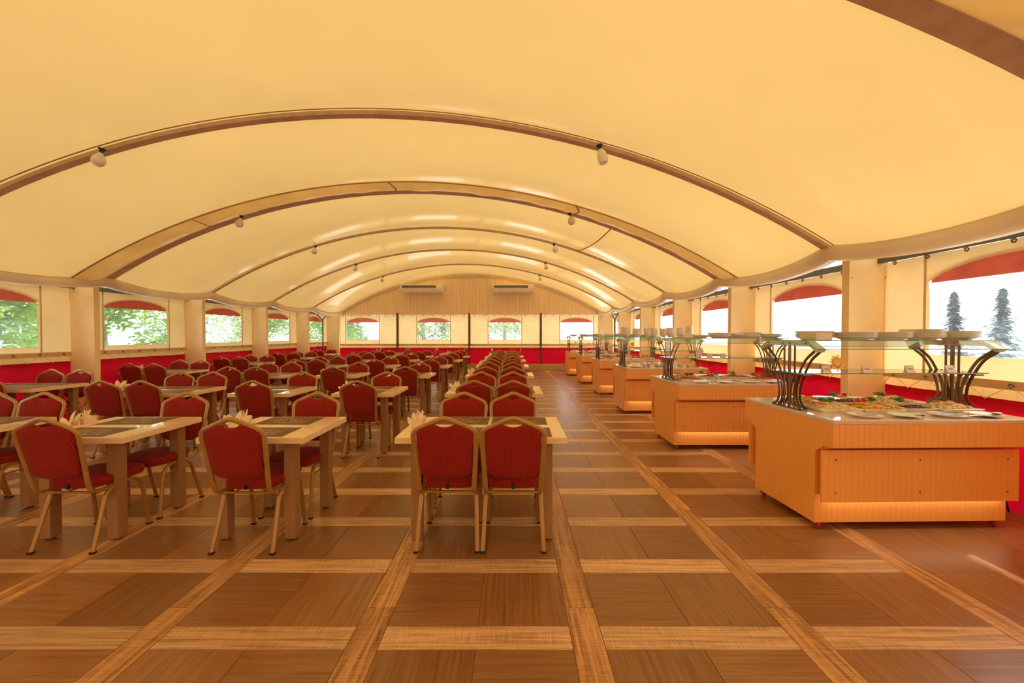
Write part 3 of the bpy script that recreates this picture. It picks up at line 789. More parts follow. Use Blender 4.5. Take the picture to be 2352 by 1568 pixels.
def napkins(x, y, label, rich, rz=0.0):
    h = thing('napkin_holder', label, 'napkin holder', (x, y, HT), rz + random.uniform(-.15, .15), 'napkin holders on the tables')
    link('holder_base', HB, h); link('sachet_box', HK, h); link('sachets', HS, h)
    n = 4
    for i in range(n):
        p = link('napkin', PET[i % 3], h, (0, -.065 + .004 * i, -.012)); p.rotation_euler = (R(8 - 5 * i), R(-44 + 70 * i / (n - 1) + random.uniform(-14, 14)), R(random.uniform(-60, 60))); p.scale = (1.1, 1, random.uniform(.78, 1.08))
    return h
ROWN = {'C': 'aisle-row', 'B': 'second-row', 'A': 'third-row', 'Z': 'fourth-row', 'Y': 'window-row'}
def table(x, y, w, seats, rowname, nth, chairs=(1, 1), rz=0.0, detail=True, dx=0.0, cross=False):
    """x, y: table centre; chairs on its two long sides (front faces the end wall, back faces the open floor)"""
    which = '%s %s table' % (nth, rowname) if not cross else '%s crosswise table from aisle by end wall' % nth
    tail = '' if cross else ' from open floor'
    top, leg, glide = TM[w]
    t = thing('dining_table', ('light wood %s table, ' % ('four-seat' if seats == 2 else 'two-seat')) + (nth + ' crosswise one from the aisle along the end wall' if cross else '%s in the %s from the open floor' % (nth, rowname.replace('-', ' '))), 'table', (x, y, 0), rz, 'dining tables')
    link('table_top', top, t)
    for sx in (-1, 1):
        for sy in (-1, 1):
            l = link('leg', leg, t, (sx * (w / 2 - .135), sy * (TD / 2 - .095), 0)); link('glide', glide, l)
    c, s = math.cos(rz), math.sin(rz)
    def W_(u, v): return (x + u * c - v * s, y + u * s + v * c)
    offs = [-.228, .228] if seats == 2 else [0.0]
    for sg, on in ((-1, chairs[0]), (1, chairs[1])):
        if not on: continue
        for o in offs:
            p = W_(o + dx + random.uniform(-.004, .004), sg * .252 + random.uniform(-.008, .012) * sg)
            if cross: lab = 'red dotted chair, %s side of the %s crosswise table from aisle by end wall' % ('buffet' if sg < 0 else 'tree', nth)
            else: lab = 'red dotted chair %s, %s%s %s table from open floor' % ('facing end wall' if sg < 0 else 'backed to end wall', '' if seats == 1 else ('napkin end, ' if o < 0 else 'bare end, '), nth, rowname)
            chair(p[0], p[1], rz + (0 if sg < 0 else math.pi), lab, 'chairs around the dining tables', detail)
    mx = [-.20, .275] if seats == 2 else [-.02]
    for u in mx:
        for v in (-.195, .195):
            p = W_(u, v); m = link('placemat', MATM, None, (p[0], p[1], HT + .0003), rz + (0 if v < 0 else math.pi) + random.uniform(-.02, .02))
            tag(m, 'grey-brown flourish placemat on %s%s' % (which, tail), 'placemat', 'placemats on %s' % which)
    p = W_(-w / 2 + (.09 if seats == 2 else .075), -.0 if not cross else 0)
    napkins(p[0], p[1] , 'wooden holder of fanned napkins on %s%s' % (which, tail), detail, rz)
ROWY = [2.80, 4.90, 7.00, 9.10, 11.20, 13.30]
for i, y in enumerate(ROWY):
    yc = y + TD / 2; d = i < 4; nth = ORD[i + 1]
    table(-.216, yc, 1.2, 2, ROWN['C'], nth, (1, 1), 0, d)
    table(-1.82, yc, .75, 1, ROWN['B'], nth, (1, 1), 0, d, .02)
    table(-3.08, yc, .75, 1, ROWN['A'], nth, (1, 1), 0, d, .07)
    table(-4.57, yc, 1.2, 2, ROWN['Z'], nth, (0 if i == 0 else 1, 1), 0, d, .03)
for i, y in enumerate([5.30, 7.70, 10.05, 12.45]):
    table(-6.90, y + TD / 2, 1.2, 2, ROWN['Y'], ORD[i + 1], (1, 1), 0, i < 2, .04)
table(-7.08, 14.95 + TD / 2, .75, 1, ROWN['Y'], ORD[5], (1, 1), 0, False)
for i, x in enumerate((-4.62, -2.38, -.22)):
    table(x, 15.82, 1.2, 2, '', ORD[3 - i], (1, 1), R(90), False, 0, True)

# ------------------------------------------------------------------ buffet carts
CL, CT, CBS = .735, .52, .355      # half length, half top depth, half base depth
def board_mesh(poly, axis, th):
    """a thin board whose face polygon is in (u, z); axis 'x': u is x and it is th thick in y; with chamfered long edges"""
    b = MB(); n = len(poly); cu = sum(p[0] for p in poly) / n
    def shr(g): return [(u + (g if u < cu else -g), z) for u, z in poly]
    fr, fb = shr(.0013), shr(.0001)
    def P(u, z, d): return (u, d, z) if axis == 'x' else (d, u, z)
    b.loft([[P(u, z, 0) for u, z in fr], [P(u, z, .0026) for u, z in fb], [P(u, z, th) for u, z in fb]], 'cart')
    return b.mesh('board')
def endz(y):   # lower outline of the end panel
    a = abs(y)
    if a <= CBS: return .06
    t = (a - CBS) / (CT - CBS)
    return .595 + (.665 - .595) * min(1, t * 1.9)
def cart_meshes():
    o = {}
    nb = 33; w = 2 * CL / nb; us = [-CL + w * i for i in range(nb + 1)]
    o['xs'] = us
    o['apron'] = board_mesh([(-w / 2, .665), (w / 2, .665), (w / 2, .832), (-w / 2, .832)], 'x', .016)
    o['base'] = board_mesh([(-w / 2, .06), (w / 2, .06), (w / 2, .64), (-w / 2, .64)], 'x', .016)
    o['panel'] = board_mesh([(-w / 2, .245), (w / 2, .245), (w / 2, .625), (-w / 2, .625)], 'x', .018)
    ne = 24; we = 2 * CT / ne; ends = []
    for i in range(ne):
        a, c = -CT + we * i, -CT + we * (i + 1)
        e = .0001; za, zc = endz(a + e), endz(c - e)
        if (abs(a) < CBS) != (abs(c) < CBS):   # the board in which the outline steps inwards
            if a < 0: za, zc = endz(a), .595
            else: za, zc = .595, endz(c)
        ends.append((board_mesh([(a, za), (c, zc), (c, .832), (a, .832)], 'y', .016), (a + c) / 2))
    o['ends'] = ends
    # plain carcass inside the boards
    b = MB(); b.box(-CL + .02, CL - .02, -CBS + .012, CBS - .012, .065, .80, 'cart'); b.box(-CL + .02, CL - .02, -CT + .012, CT - .012, .69, .83, 'cart')
    for s in (-1, 1):
        b.add([(-CL + .017, s * (CT - .01), .667), (CL - .017, s * (CT - .01), .667), (CL - .017, s * (CBS - .01), .60), (-CL + .017, s * (CBS - .01), .60), (-CL + .017, s * (CT - .01), .70), (CL - .017, s * (CT - .01), .70), (CL - .017, s * (CBS - .01), .70), (-CL + .017, s * (CBS - .01), .70)],
              [(0, 1, 2, 3), (4, 5, 6, 7), (0, 1, 5, 4), (3, 2, 6, 7), (0, 3, 7, 4), (1, 2, 6, 5)], 'cart')
    o['carcass'] = b.mesh('carcass')
    b = MB(); b.box(-CL - .004, CL + .004, -CT - .004, CT + .004, .830, .862, 'counter', .005); o['counter'] = b.mesh('counter')
    b = MB(); b.lathe([(.007, -.003), (.007, .004), (.004, .007), (0, .0075)], 8, 'eyelet'); b.v = [(x, -z, y) for x, y, z in b.v]; o['screw'] = b.mesh('screw', True)
    b = MB(); b.box(-CL + .06, CL - .03, -.012, .012, 0, .006, 'led'); o['led'] = b.mesh('led_strip')
    b = MB(); b.box(-CL + .03, CL - .03, -.026, .026, .007, .014, 'eyelet'); o['led_shield'] = b.mesh('added_led_shield')  # opaque piece added above the LED strip to block its upward light
    b = MB(); b.box(-.02, .02, -.012, .03, .04, .062, 'eyelet'); b.lathe([(.026, -.012), (.03, -.008), (.03, .008), (.026, .012)], 12, 'caster')
    k = 48; b.v = b.v[:-k] + [(z, y, .03 + x) for x, y, z in b.v[-k:]]; o['caster'] = b.mesh('caster', True)
    # guard post (centred on x=0, in the y-z plane), bars as tubes with a flat section
    b = MB(); z0 = .862
    b.box(-.028, .028, -.175, .175, z0, z0 + .012, 'bronze', .002)
    for xo in (-.024, .024):
        for s in (-1, 1):
            b.tube(bez([(xo, s * .165, z0 + .012), (xo, s * .115, z0 + .035), (xo, s * .088, z0 + .10), (xo, s * .098, z0 + .19), (xo, s * .140, z0 + .29), (xo, s * .205, z0 + .40), (xo, s * .29, z0 + .47), (xo, s * .325, z0 + .495)], 4), .0045, .0125, 6, 'bronze', up=(0, .3, 1))
            b.tube([(xo, s * .028, z0 + .01), (xo, s * .028, z0 + .54)], .006, .011, 6, 'bronze', up=(0, 1, 0))
        b.tube(bez([(xo, -.10, z0 + .012), (xo, -.060, z0 + .06), (xo, -.05, z0 + .14), (xo, -.075, z0 + .25), (xo, -.11, z0 + .30)], 4), .0045, .011, 6, 'bronze', up=(0, .3, 1))
        b.tube(bez([(xo, .10, z0 + .012), (xo, .060, z0 + .06), (xo, .05, z0 + .14), (xo, .075, z0 + .25), (xo, .11, z0 + .30)], 4), .0045, .011, 6, 'bronze', up=(0, .3, 1))
    o['post'] = b.mesh('guard_post', True)
    b = MB(); b.box(-.034, .034, -.20, .20, z0 + .278, z0 + .292, 'bronze', .003); o['mid'] = b.mesh('shelf_bracket')
    b = MB(); b.box(-.03, .03, -.24, .24, z0 + .515, z0 + .553, 'pale_metal', .002)
    for s in (-1, 1):
        b.add([(xx, s * yy, zz) for xx in (-.03, .03) for yy, zz in ((.24, z0 + .553), (.345, z0 + .492), (.325, z0 + .470), (.24, z0 + .52))],
              [(0, 1, 2, 3), (4, 5, 6, 7), (0, 1, 5, 4), (1, 2, 6, 5), (2, 3, 7, 6), (0, 3, 7, 4)], 'pale_metal')
    o['head'] = b.mesh('top_bracket')
    b = MB()
    for y in (-.22, -.04, .04, .22): b.lathe([(.008, 0), (.008, .004), (.004, .006)], 8, 'eyelet', (0, 0, 0)); b.v = b.v[:-24] + [(-.03 - z, y + yy, z0 + .535 + x) for x, yy, z in b.v[-24:]]
    o['bolts'] = b.mesh('bracket_bolts')
    gx0, gx1 = -CL + .0, CL + .06
    def pane(y0, z0_, y1, z1_, t=.008):
        bb = MB(); d = Vector((0, y1 - y0, z1_ - z0_)).normalized(); nrm = Vector((0, -d.z, d.y)) * t
        q = [(y0, z0_), (y1, z1_), (y1 + nrm.y, z1_ + nrm.z), (y0 + nrm.y, z0_ + nrm.z)]
        v = [(x, y, z) for x in (gx0, gx1) for y, z in q]
        bb.add(v, [(0, 1, 5, 4), (3, 2, 6, 7)], 'glass'); bb.add(v, [(1, 2, 6, 5), (0, 3, 7, 4), (0, 1, 2, 3), (4, 5, 6, 7)], 'glass_edge'); return bb
    o['shelf'] = pane(-.185, z0 + .292, .185, z0 + .292).mesh('glass_shelf')
    o['top'] = pane(-.245, z0 + .554, .245, z0 + .554).mesh('top_glass')
    o['lip-1'] = pane(-.35, z0 + .492, -.247, z0 + .555, .006).mesh('glass_lip'); o['lip1'] = pane(.247, z0 + .555, .35, z0 + .492, .006).mesh('glass_lip')
    return o
CA = cart_meshes()
joined = {}
def join_boards(key, items):
    if key not in joined:
        b = MB()
        for me, off in items: b.add([(v.co.x + off[0], v.co.y + off[1], v.co.z + off[2]) for v in me.vertices], [tuple(p.vertices) for p in me.polygons], 'cart')
        joined[key] = b.mesh(key)
    return joined[key]
CARTS = [(2.99, 3.38, R(1.2)), (2.80, 5.50, 0), (2.82, 7.85, 0), (2.84, 10.20, 0), (2.80, 12.50, 0), (2.76, 14.85, 0)]
def cart(i, x, y, rz):
    nth = ORD[i + 1]; detail = i < 2
    c = thing('buffet_cart', 'orange beadboard buffet cart with glass sneeze guard, %s from the open floor' % nth, 'buffet cart', (x, y, 0), rz, 'buffet carts along the window wall')
    link('carcass', CA['carcass'], c); link('counter', CA['counter'], c)
    us = CA['xs']; mids = [(a + b_) / 2 for a, b_ in zip(us[:-1], us[1:])]
    if detail:
        ap = link('front_apron', None, c); ba = link('front_base', None, c); pa = link('hanging_panel', None, c); en = link('end_panel', None, c)
        for m in mids:
            link('board', CA['apron'], ap, (m, -CT, 0)); link('board', CA['base'], ba, (m, -CBS, 0)); link('board', CA['panel'], pa, (m - .012, -CBS - .085, 0))
        for me, yc in CA['ends']: link('board', me, en, (-CL, 0, 0))
    else:
        link('front_apron', join_boards('front_apron', [(CA['apron'], (m, -CT, 0)) for m in mids]), c)
        link('front_base', join_boards('front_base', [(CA['base'], (m, -CBS, 0)) for m in mids]), c)
        pa = link('hanging_panel', join_boards('hanging_panel', [(CA['panel'], (m - .012, -CBS - .085, 0)) for m in mids]), c)
        link('end_panel', join_boards('end_panel', [(me, (-CL, 0, 0)) for me, yc in CA['ends']]), c)
    link('back_apron', join_boards('back_apron', [(CA['apron'], (m, CT - .016, 0)) for m in mids]), c)
    link('back_base', join_boards('back_base', [(CA['base'], (m, CBS - .016, 0)) for m in mids]), c)
    link('back_panel', join_boards('back_panel', [(CA['panel'], (m - .012, CBS + .07, 0)) for m in mids]), c)
    link('end_panel', join_boards('far_end_panel', [(me, (CL - .016, 0, 0)) for me, yc in CA['ends']]), c)
    for xx in (-CL + .09, -.02, CL - .10):
        for z in (.315, .555): link('screw', CA['screw'], pa, (xx, -CBS - .085, z))
    l = link('led_strip', CA['led'], c, (0, -(CBS + .037), .262)); tag(l, 'warm LED strip'); link('added_led_shield', CA['led_shield'], l)
    link('standoff', standoff, c)
    for sx in (-1, 1):
        for sy in (-1, 1): link('caster', CA['caster'], c, (sx * (CL - .05), sy * (CBS - .04), 0))
    for px in (-CL + .055, CL - .03):
        p = link('guard_post', CA['post'], c, (px, 0, 0)); link('shelf_bracket', CA['mid'], p); link('top_bracket', CA['head'], p); link('bracket_bolts', CA['bolts'], p)
    link('glass_shelf', CA['shelf'], c); link('top_glass', CA['top'], c); link('glass_lip', CA['lip-1'], c); link('glass_lip', CA['lip1'], c)
    return c
b = MB()
for s in (-1, 1):
    for xx in (-CL + .09, -.02, CL - .10):
        for z in (.315, .555): b.box(xx - .012, xx + .012, min(s * CBS, s * (CBS + .072)), max(s * CBS, s * (CBS + .072)), z - .012, z + .012, 'cart')
standoff = b.mesh('standoff')
for i, (x, y, rz) in enumerate(CARTS): cart(i, x, y, rz)
def on_cart(i, u, v):
    x, y, rz = CARTS[i]; return (x + u * math.cos(rz) - v * math.sin(rz), y + u * math.sin(rz) + v * math.cos(rz))
ZC, ZS, ZT = .862, .862 + .300, .862 + .562     # counter, glass shelf, top glass

# crockery
b = MB(); b.lathe([(.085, 0), (.09, .003), (.13, .017), (.148, .022), (.148, .025), (.128, .021), (.085, .007), (0, .006)], 28, 'china'); PLATE = b.mesh('plate', True)
b = MB(); b.lathe([(.06, 0), (.063, .003), (.095, .012), (.108, .016), (.108, .018), (.09, .014), (.06, .006), (0, .005)], 24, 'china'); SAUCER = b.mesh('saucer', True)
b = MB(); b.lathe([(.032, 0), (.034, .004), (.054, .025), (.061, .046), (.070, .056), (.070, .059), (.062, .058), (.052, .03), (.03, .01), (0, .008)], 20, 'china'); BOWL = b.mesh('bowl', True)
def stack(i, u, v, n, me, dz, z, name, label, group, jit=.003):
    for k in range(n):
        p = on_cart(i, u + random.uniform(-jit, jit), v + random.uniform(-jit, jit))
        tag(link(name, me, None, (p[0], p[1], z + k * dz), random.random() * 6), label, name.replace('_', ' '), group)
pl = 'white plate in a short stack on the top glass of %s cart from open floor'
for u, v, n in ((-.40, .09, 7), (-.17, -.04, 6), (.14, -.02, 6), (.44, .0, 9), (.66 + .085, -.02, 7)):
    if u > .7: u = .72
    stack(0, u, v, n, PLATE, .0078, ZT, 'plate', pl % 'first', 'plates on the first cart')
for u, v, n in ((-.30, -.08, 3), (-.02, -.06, 7), (.22, .06, 6), (.34, -.12, 3), (.50, .08, 8), (.66, -.07, 5)):
    stack(1, u, v, n, PLATE, .0078, ZT, 'plate', pl % 'second', 'plates on the second cart')
bl = 'white bowl in a tall stack on the top glass of the third buffet cart'
for u, v, n in ((-.62, -.10, 9), (-.62, .10, 10), (-.42, -.12, 8), (-.40, .06, 8), (-.24, -.13, 8), (-.10, -.08, 8), (-.06, .12, 9), (.08, -.10, 8), (.22, -.12, 8), (.28, .10, 9), (.42, -.04, 9), (.60, -.02, 11)):
    stack(2, u, v, n, BOWL, .0150, ZT, 'bowl', bl, 'bowls on the third cart', .004)
for ci in (3, 4, 5):
    for u, n in ((-.5, 5), (-.15, 7), (.2, 6), (.5, 4)):
        stack(ci, u, random.uniform(-.08, .05), n, PLATE, .0078, ZT, 'plate', pl % ORD[ci + 1], 'plates on the %s cart' % ORD[ci + 1])
# paper napkin piles on the top glass
def napkin_pile(i, u, v, rz, w=.16, n=12):
    t = thing('napkin_pile', 'pile of folded cream napkins on the top glass of %s cart from open floor' % ORD[i + 1], 'napkins', on_cart(i, u, v) + (ZT,), rz)
    for k in range(4):
        b = MB(); o = random.uniform(-.004, .004); b.box(-w / 2 + o, w / 2 + o, -.07, .07, .014 * k, .014 * k + .0135, 'paper', .004); build(b, 'folded_napkins', None, t)
napkin_pile(0, -.555, -.12, .25); napkin_pile(1, -.48, -.10, .1); napkin_pile(3, -.62, -.1, 0, .14)

# trays of food, garnish, serving plates and cutlery
def tray_mesh(w, d, hgt=.022):
    b = MB()
    def rr(k, z): return [(sx * (w / 2 - k) , sy * (d / 2 - k), z) for sx, sy in ((-1, -1), (1, -1), (1, 1), (-1, 1))]
    b.loft([rr(.02, 0), rr(.0, hgt), rr(.004, hgt + .002), rr(.022, .005)], 'china'); return b.mesh('tray')
TR1, TR2 = tray_mesh(.33, .25), tray_mesh(.26, .18)
def heap(w, d, n, r, mat, sq=(1, 1, .7), hgt=.04, seed=0):
    b = MB()
    for _ in range(n):
        x, y = random.uniform(-1, 1), random.uniform(-1, 1); h = hgt * (1 - .75 * max(x * x, y * y))
        b.blob((x * w / 2, y * d / 2, .012 + random.uniform(.2, 1) * h), r * random.uniform(.7, 1.2), mat, sq, .3)
    return b.mesh('food', False)
FOOD = {'noodle': heap(.27, .19, 330, .016, 'noodle', (1.6, .8, .6), .04), 'potato': heap(.27, .19, 120, .024, 'potato', (1.3, .9, .8), .045), 'meat': heap(.22, .14, 220, .013, 'meat', (1.2, 1, .7), .03),
        'dumpling': heap(.25, .17, 150, .019, 'noodle', (1.2, .9, .7), .045), 'salad': heap(.25, .16, 220, .015, 'salad', (1.7, .7, .5), .03), 'mush': heap(.25, .16, 180, .016, 'mush', (1.3, .8, .5), .03)}
FN = {'noodle': 'pale pasta', 'potato': 'golden potato cubes', 'meat': 'dark minced meat', 'dumpling': 'cream dumplings', 'salad': 'red shredded salad', 'mush': 'sliced mushrooms'}
b = MB()
for i in range(46):
    a = random.random() * 6.28; rr_ = random.random() ** .5 * .035; z = .012 + .022 * random.random()
    cx_, cy_ = rr_ * math.cos(a), rr_ * math.sin(a); s_ = .010
    b.add([(cx_ - s_, cy_, z), (cx_, cy_ - s_ * .6, z + .004), (cx_ + s_, cy_, z + .002), (cx_, cy_ + s_ * .6, z + .009)], [(0, 1, 2, 3)], 'parsley')
    if i % 6 == 0: b.tube([(0, 0, 0), (cx_, cy_, z)], .0016, n=4, mat='parsley')
PARS = b.mesh('parsley_sprig')
b = MB(); b.lathe([(.0, 0), (.022, 0), (.026, .003), (.024, .007), (0, .008)], 12, 'carrot'); CARR = b.mesh('carrot_slice', True)
b = MB(); b.lathe([(0, 0), (.010, .002), (.014, .011), (.010, .021), (0, .024)], 10, 'tomato'); TOMA = b.mesh('cherry_tomato', True)
b = MB(); L_ = .15
b.tube([(-.12, 0, .010), (0, 0, .018), (.06, 0, .012)], .009, .0035, 8, 'chrome', taper=[1, .8, .55])
rings = []
for i in range(7):
    t = i / 6; w_ = .004 + .026 * math.sin(math.pi * min(.999, t * .92 + .05)); xx = .055 + .085 * t
    rings.append([(xx, -w_, .010), (xx, -w_ * .4, .004), (xx, w_ * .4, .004), (xx, w_, .010), (xx, w_ * .4, .0065), (xx, -w_ * .4, .0065)])
b.loft(rings, 'chrome'); SPOON = b.mesh('serving_spoon', True)
b = MB()
for s in (-1, 1): b.tube(bez([(-.10, 0, .012), (-.05, s * .018, .014), (.04, s * .012, .010), (.10, s * .022, .008)], 4), .009, .0025, 6, 'chrome', up=(0, 0, 1))
TONGS = b.mesh('serving_tongs', True)
b = MB(); b.add([(-.036, -.018, 0), (.036, -.018, 0), (.036, .004, .058), (-.036, .004, .058), (-.036, .014, 0), (.036, .014, 0), (.036, .006, .058), (-.036, .006, .058)],
                [(0, 1, 2, 3), (4, 5, 6, 7), (3, 2, 6, 7), (0, 3, 7, 4), (1, 2, 6, 5), (0, 1, 5, 4)], 'card'); CARD = b.mesh('card_fold')
b = MB()
for z in (.024, .031): b.add([(-.024 + (.008 if z < .03 else 0), -.0185 + .379 * z - .0008, z), (.024 - (.008 if z < .03 else 0), -.0185 + .379 * z - .0008, z), (.024 - (.008 if z < .03 else 0), -.0185 + .379 * (z + .003) - .0008, z + .003), (-.024 + (.008 if z < .03 else 0), -.0185 + .379 * (z + .003) - .0008, z + .003)], [(0, 1, 2, 3)], 'ink')
CTXT = b.mesh('printed_line')
def put(i, u, v, z, me, name, label, cat, rz=0.0, group=None):
    return tag(link(name, me, None, on_cart(i, u, v) + (z,), rz + CARTS[i][2]), label, cat, group)
def tray(i, u, v, kind, big=True, garnish='pct', rz=0.0, spot='front'):
    nth = ORD[i + 1]
    t = put(i, u, v, ZC, TR1 if big else TR2, 'serving_tray', 'white tray of %s on the %s side of %s buffet cart' % (FN[kind], spot, nth), 'tray', rz, 'trays on the %s cart' % nth)
    f = put(i, u, v, ZC + .002, FOOD[kind], 'food_heap', 'heap of %s in the %s-side tray of %s buffet cart' % (FN[kind], spot, nth), 'food', rz); f['kind'] = 'stuff'
    if not big: f.scale = (.8, .74, .8)
    for k, g in enumerate(garnish):
        gu, gv = u + (-.075, -.02, .03, -.05, .06)[k % 5], v + (.05, .06, .055, .02, .03)[k % 5]
        me, nm, ll = {'p': (PARS, 'parsley_sprig', 'green parsley sprig'), 'c': (CARR, 'carrot_slice', 'orange carrot slice'), 't': (TOMA, 'cherry_tomato', 'red cherry tomato')}[g]
        gg = put(i, gu, gv, ZC + .052, me, nm, '%s garnishing the %s on %s buffet cart' % (ll, FN[kind], nth), 'garnish', random.random() * 6, 'garnish on the %s cart' % nth); gg.scale = (1.0,) * 3 if g == 'p' else (1.6,) * 3
def setting(i, u, v, spot, rz, tool):
    nth = ORD[i + 1]
    put(i, u, v, ZC, SAUCER, 'saucer', 'small white plate under tongs along the %s edge of %s buffet cart' % (spot, nth), 'plate', 0, 'small plates on the %s cart' % nth)
    me, nm = (SPOON, 'serving_spoon') if tool == 's' else (TONGS, 'serving_tongs')
    o = put(i, u, v, ZC + .014, me, nm, 'steel %s laid across a small plate on the %s edge of %s cart' % (nm.replace('_', ' '), spot, nth), nm.split('_')[1] if tool == 's' else 'tongs', rz, 'serving cutlery on the %s cart' % nth)
for i in range(6):
    if i == 2: continue
    k = [['noodle', 'potato', 'meat', 'dumpling'], ['salad', 'mush', 'mush', 'salad'], None, ['salad', 'noodle', 'mush', 'potato'], ['potato', 'meat', 'salad', 'noodle'], ['mush', 'salad', 'potato', 'meat']][i]
    gs = ['cpp', 'ttp', 'pc', 'pcp']
    for q, u in enumerate((-.43, -.09, .25, .52)): tray(i, u, -.13, k[q], q in (0, 1, 3), gs[q], random.uniform(-.05, .05), 'front')
    for q, u in enumerate((-.40, -.05, .36)): tray(i, u, .17, k[(q + 2) % 4] if i else ['potato', 'meat', 'dumpling'][q], q != 1, ['pc', 'pct', 'pt'][q], 0, 'window')
    for q, u in enumerate((-.40, -.10, .22, .50)):
        setting(i, u, -.40, 'front', random.uniform(-.5, .5), 's' if q % 2 else 't')
        setting(i, u + .05, .40, 'window', random.uniform(-.5, .5), 't')
    for q, u in enumerate((-.22, .36)):
        put(i, u, -.46, ZC, SPOON, 'serving_spoon', 'steel spoon lying on the bare front counter edge of %s cart' % ORD[i + 1], 'spoon', random.uniform(-.15, .15), 'serving cutlery on the %s cart' % ORD[i + 1])
# third cart: sauces: bowl on a saucer, steel ladles, little pots
b = MB(); b.lathe([(.045, 0), (.05, .004), (.085, .05), (.09, .065), (.085, .065), (.05, .015), (0, .012)], 22, 'china'); BIGB = b.mesh('bowl', True)
put(2, -.50, -.28, ZC, PLATE, 'plate', 'white plate under the large bowl on the third buffet cart', 'plate')
put(2, -.50, -.28, ZC + .012, BIGB, 'bowl', 'large white bowl standing on a plate on the third buffet cart', 'bowl')
b = MB(); b.lathe([(.035, 0), (.04, .01), (.042, .05), (.036, .052), (.034, .012), (0, .01)], 16, 'chrome'); POT = b.mesh('pot', True)
b = MB(); b.lathe([(.036, .05), (.034, .062), (.012, .070), (.008, .078), (0, .08)], 14, 'chrome'); LID = b.mesh('lid', True)
for q, (u, v) in enumerate(((-.30, -.18), (-.18, -.05), (-.08, -.25), (.06, -.12), (.18, .02), (.26, -.22), (.40, -.10), (.50, -.25), (.10, .2), (-.2, .2), (.4, .2))):
    t = thing('sauce_pot', 'small steel sauce pot on the counter of the third buffet cart', 'pot', on_cart(2, u, v) + (ZC,), q, 'sauce pots on the third cart')
    link('pot', POT, t); link('lid', LID, t)
put(2, .0, .05, ZC + .0, BIGB, 'bowl', 'large white bowl among steel pots on the third buffet cart', 'bowl')
# cards on glass shelves
def card(i, u, v, z, where, rz=0.0):
    t = thing('name_card', 'small folded pinkish dish card on the %s of %s buffet cart' % (where, ORD[i + 1]), 'card', on_cart(i, u, v) + (z,), rz + CARTS[i][2], 'dish cards on the %s cart' % ORD[i + 1])
    link('card_fold', CARD, t); link('printed_line', CTXT, t)
for i, us in enumerate(((-.48, -.15, .20, .53), (-.42, -.18, .0, .62), (), (-.40, .05), (-.45, -.1), (-.45, .2))):
    for u in us: card(i, u, -.135, ZS, 'glass shelf', random.uniform(-.1, .1))
for u in (-.22, .02, .2): card(2, u, -.36, ZC, 'counter')
# smiling paper suns
def sun_sign(i, u, v, z, label, back=False, s=1.0):
    t = thing('sun_sign', label, 'sign', on_cart(i, u, v) + (z + .075 * s,), (math.pi if back else 0) + .15)
    t.scale = (s, s, s); t.rotation_euler.x = R(-12)
    n = 30; b = MB(); f = []
    for k in range(n):
        a = 2 * math.pi * k / n; r = .046 if k % 2 else .066 + .010 * ((k // 2) % 2); f.append((r * math.cos(a), r * math.sin(a)))
    b.loft([[(x, 0, z_) for x, z_ in f], [(x, .003, z_) for x, z_ in f]], None); body = build(b, 'sun_rays', 'card' if back else 'sun_yellow', t)
    b = MB(); f = [(.040 * math.cos(2 * math.pi * k / 24), .040 * math.sin(2 * math.pi * k / 24)) for k in range(24)]
    b.loft([[(x, -.0022, z_) for x, z_ in f], [(x, .0002, z_) for x, z_ in f]], None); build(b, 'sun_face', 'sun_orange', t)
    b = MB(); f = [(.033 * math.cos(2 * math.pi * k / 24) - .004, .030 * math.sin(2 * math.pi * k / 24) + .004) for k in range(24)]
    b.loft([[(x, -.0032, z_) for x, z_ in f], [(x, -.0020, z_) for x, z_ in f]], None); build(b, 'sun_cheek', 'sun_yellow', t)
    b = MB(); b.tube([(.028 * math.cos(a), -.0042, .028 * math.sin(a) + .002) for a in [R(200 + 14 * k) for k in range(11)]], .0013, n=5); build(b, 'smile', 'ink', t)
    for s_ in (-1, 1):
        b = MB(); b.tube([(s_ * .012 + .007 * math.cos(a), -.0042, .010 + .006 * math.sin(a)) for a in [R(20 + 20 * k) for k in range(8)]], .0013, n=5); build(b, 'eye', 'ink', t)
sun_sign(0, -.385, -.13, ZS, 'smiling yellow paper sun on the glass shelf of the first buffet cart')
sun_sign(1, -.30, -.10, ZS, 'white back of a paper sun on the glass shelf of the second buffet cart', True)
sun_sign(2, .50, -.42, ZC, 'smiling yellow paper sun on the counter of the third buffet cart')
sun_sign(3, .16, -.12, ZS, 'smiling yellow paper sun on the glass shelf of the fourth buffet cart')
# cable by the first cart
mb = MB(); mb.tube(bez([(3.68, 3.35, .20), (3.80, 3.2, .30), (3.95, 3.25, .32), (4.05, 3.3, .10), (4.08, 3.3, .01)], 6), .008, n=6, mat='black')
tag(build(mb, 'power_cable', None, None, True), 'black power cable hanging from the end of the first buffet cart', 'cable')

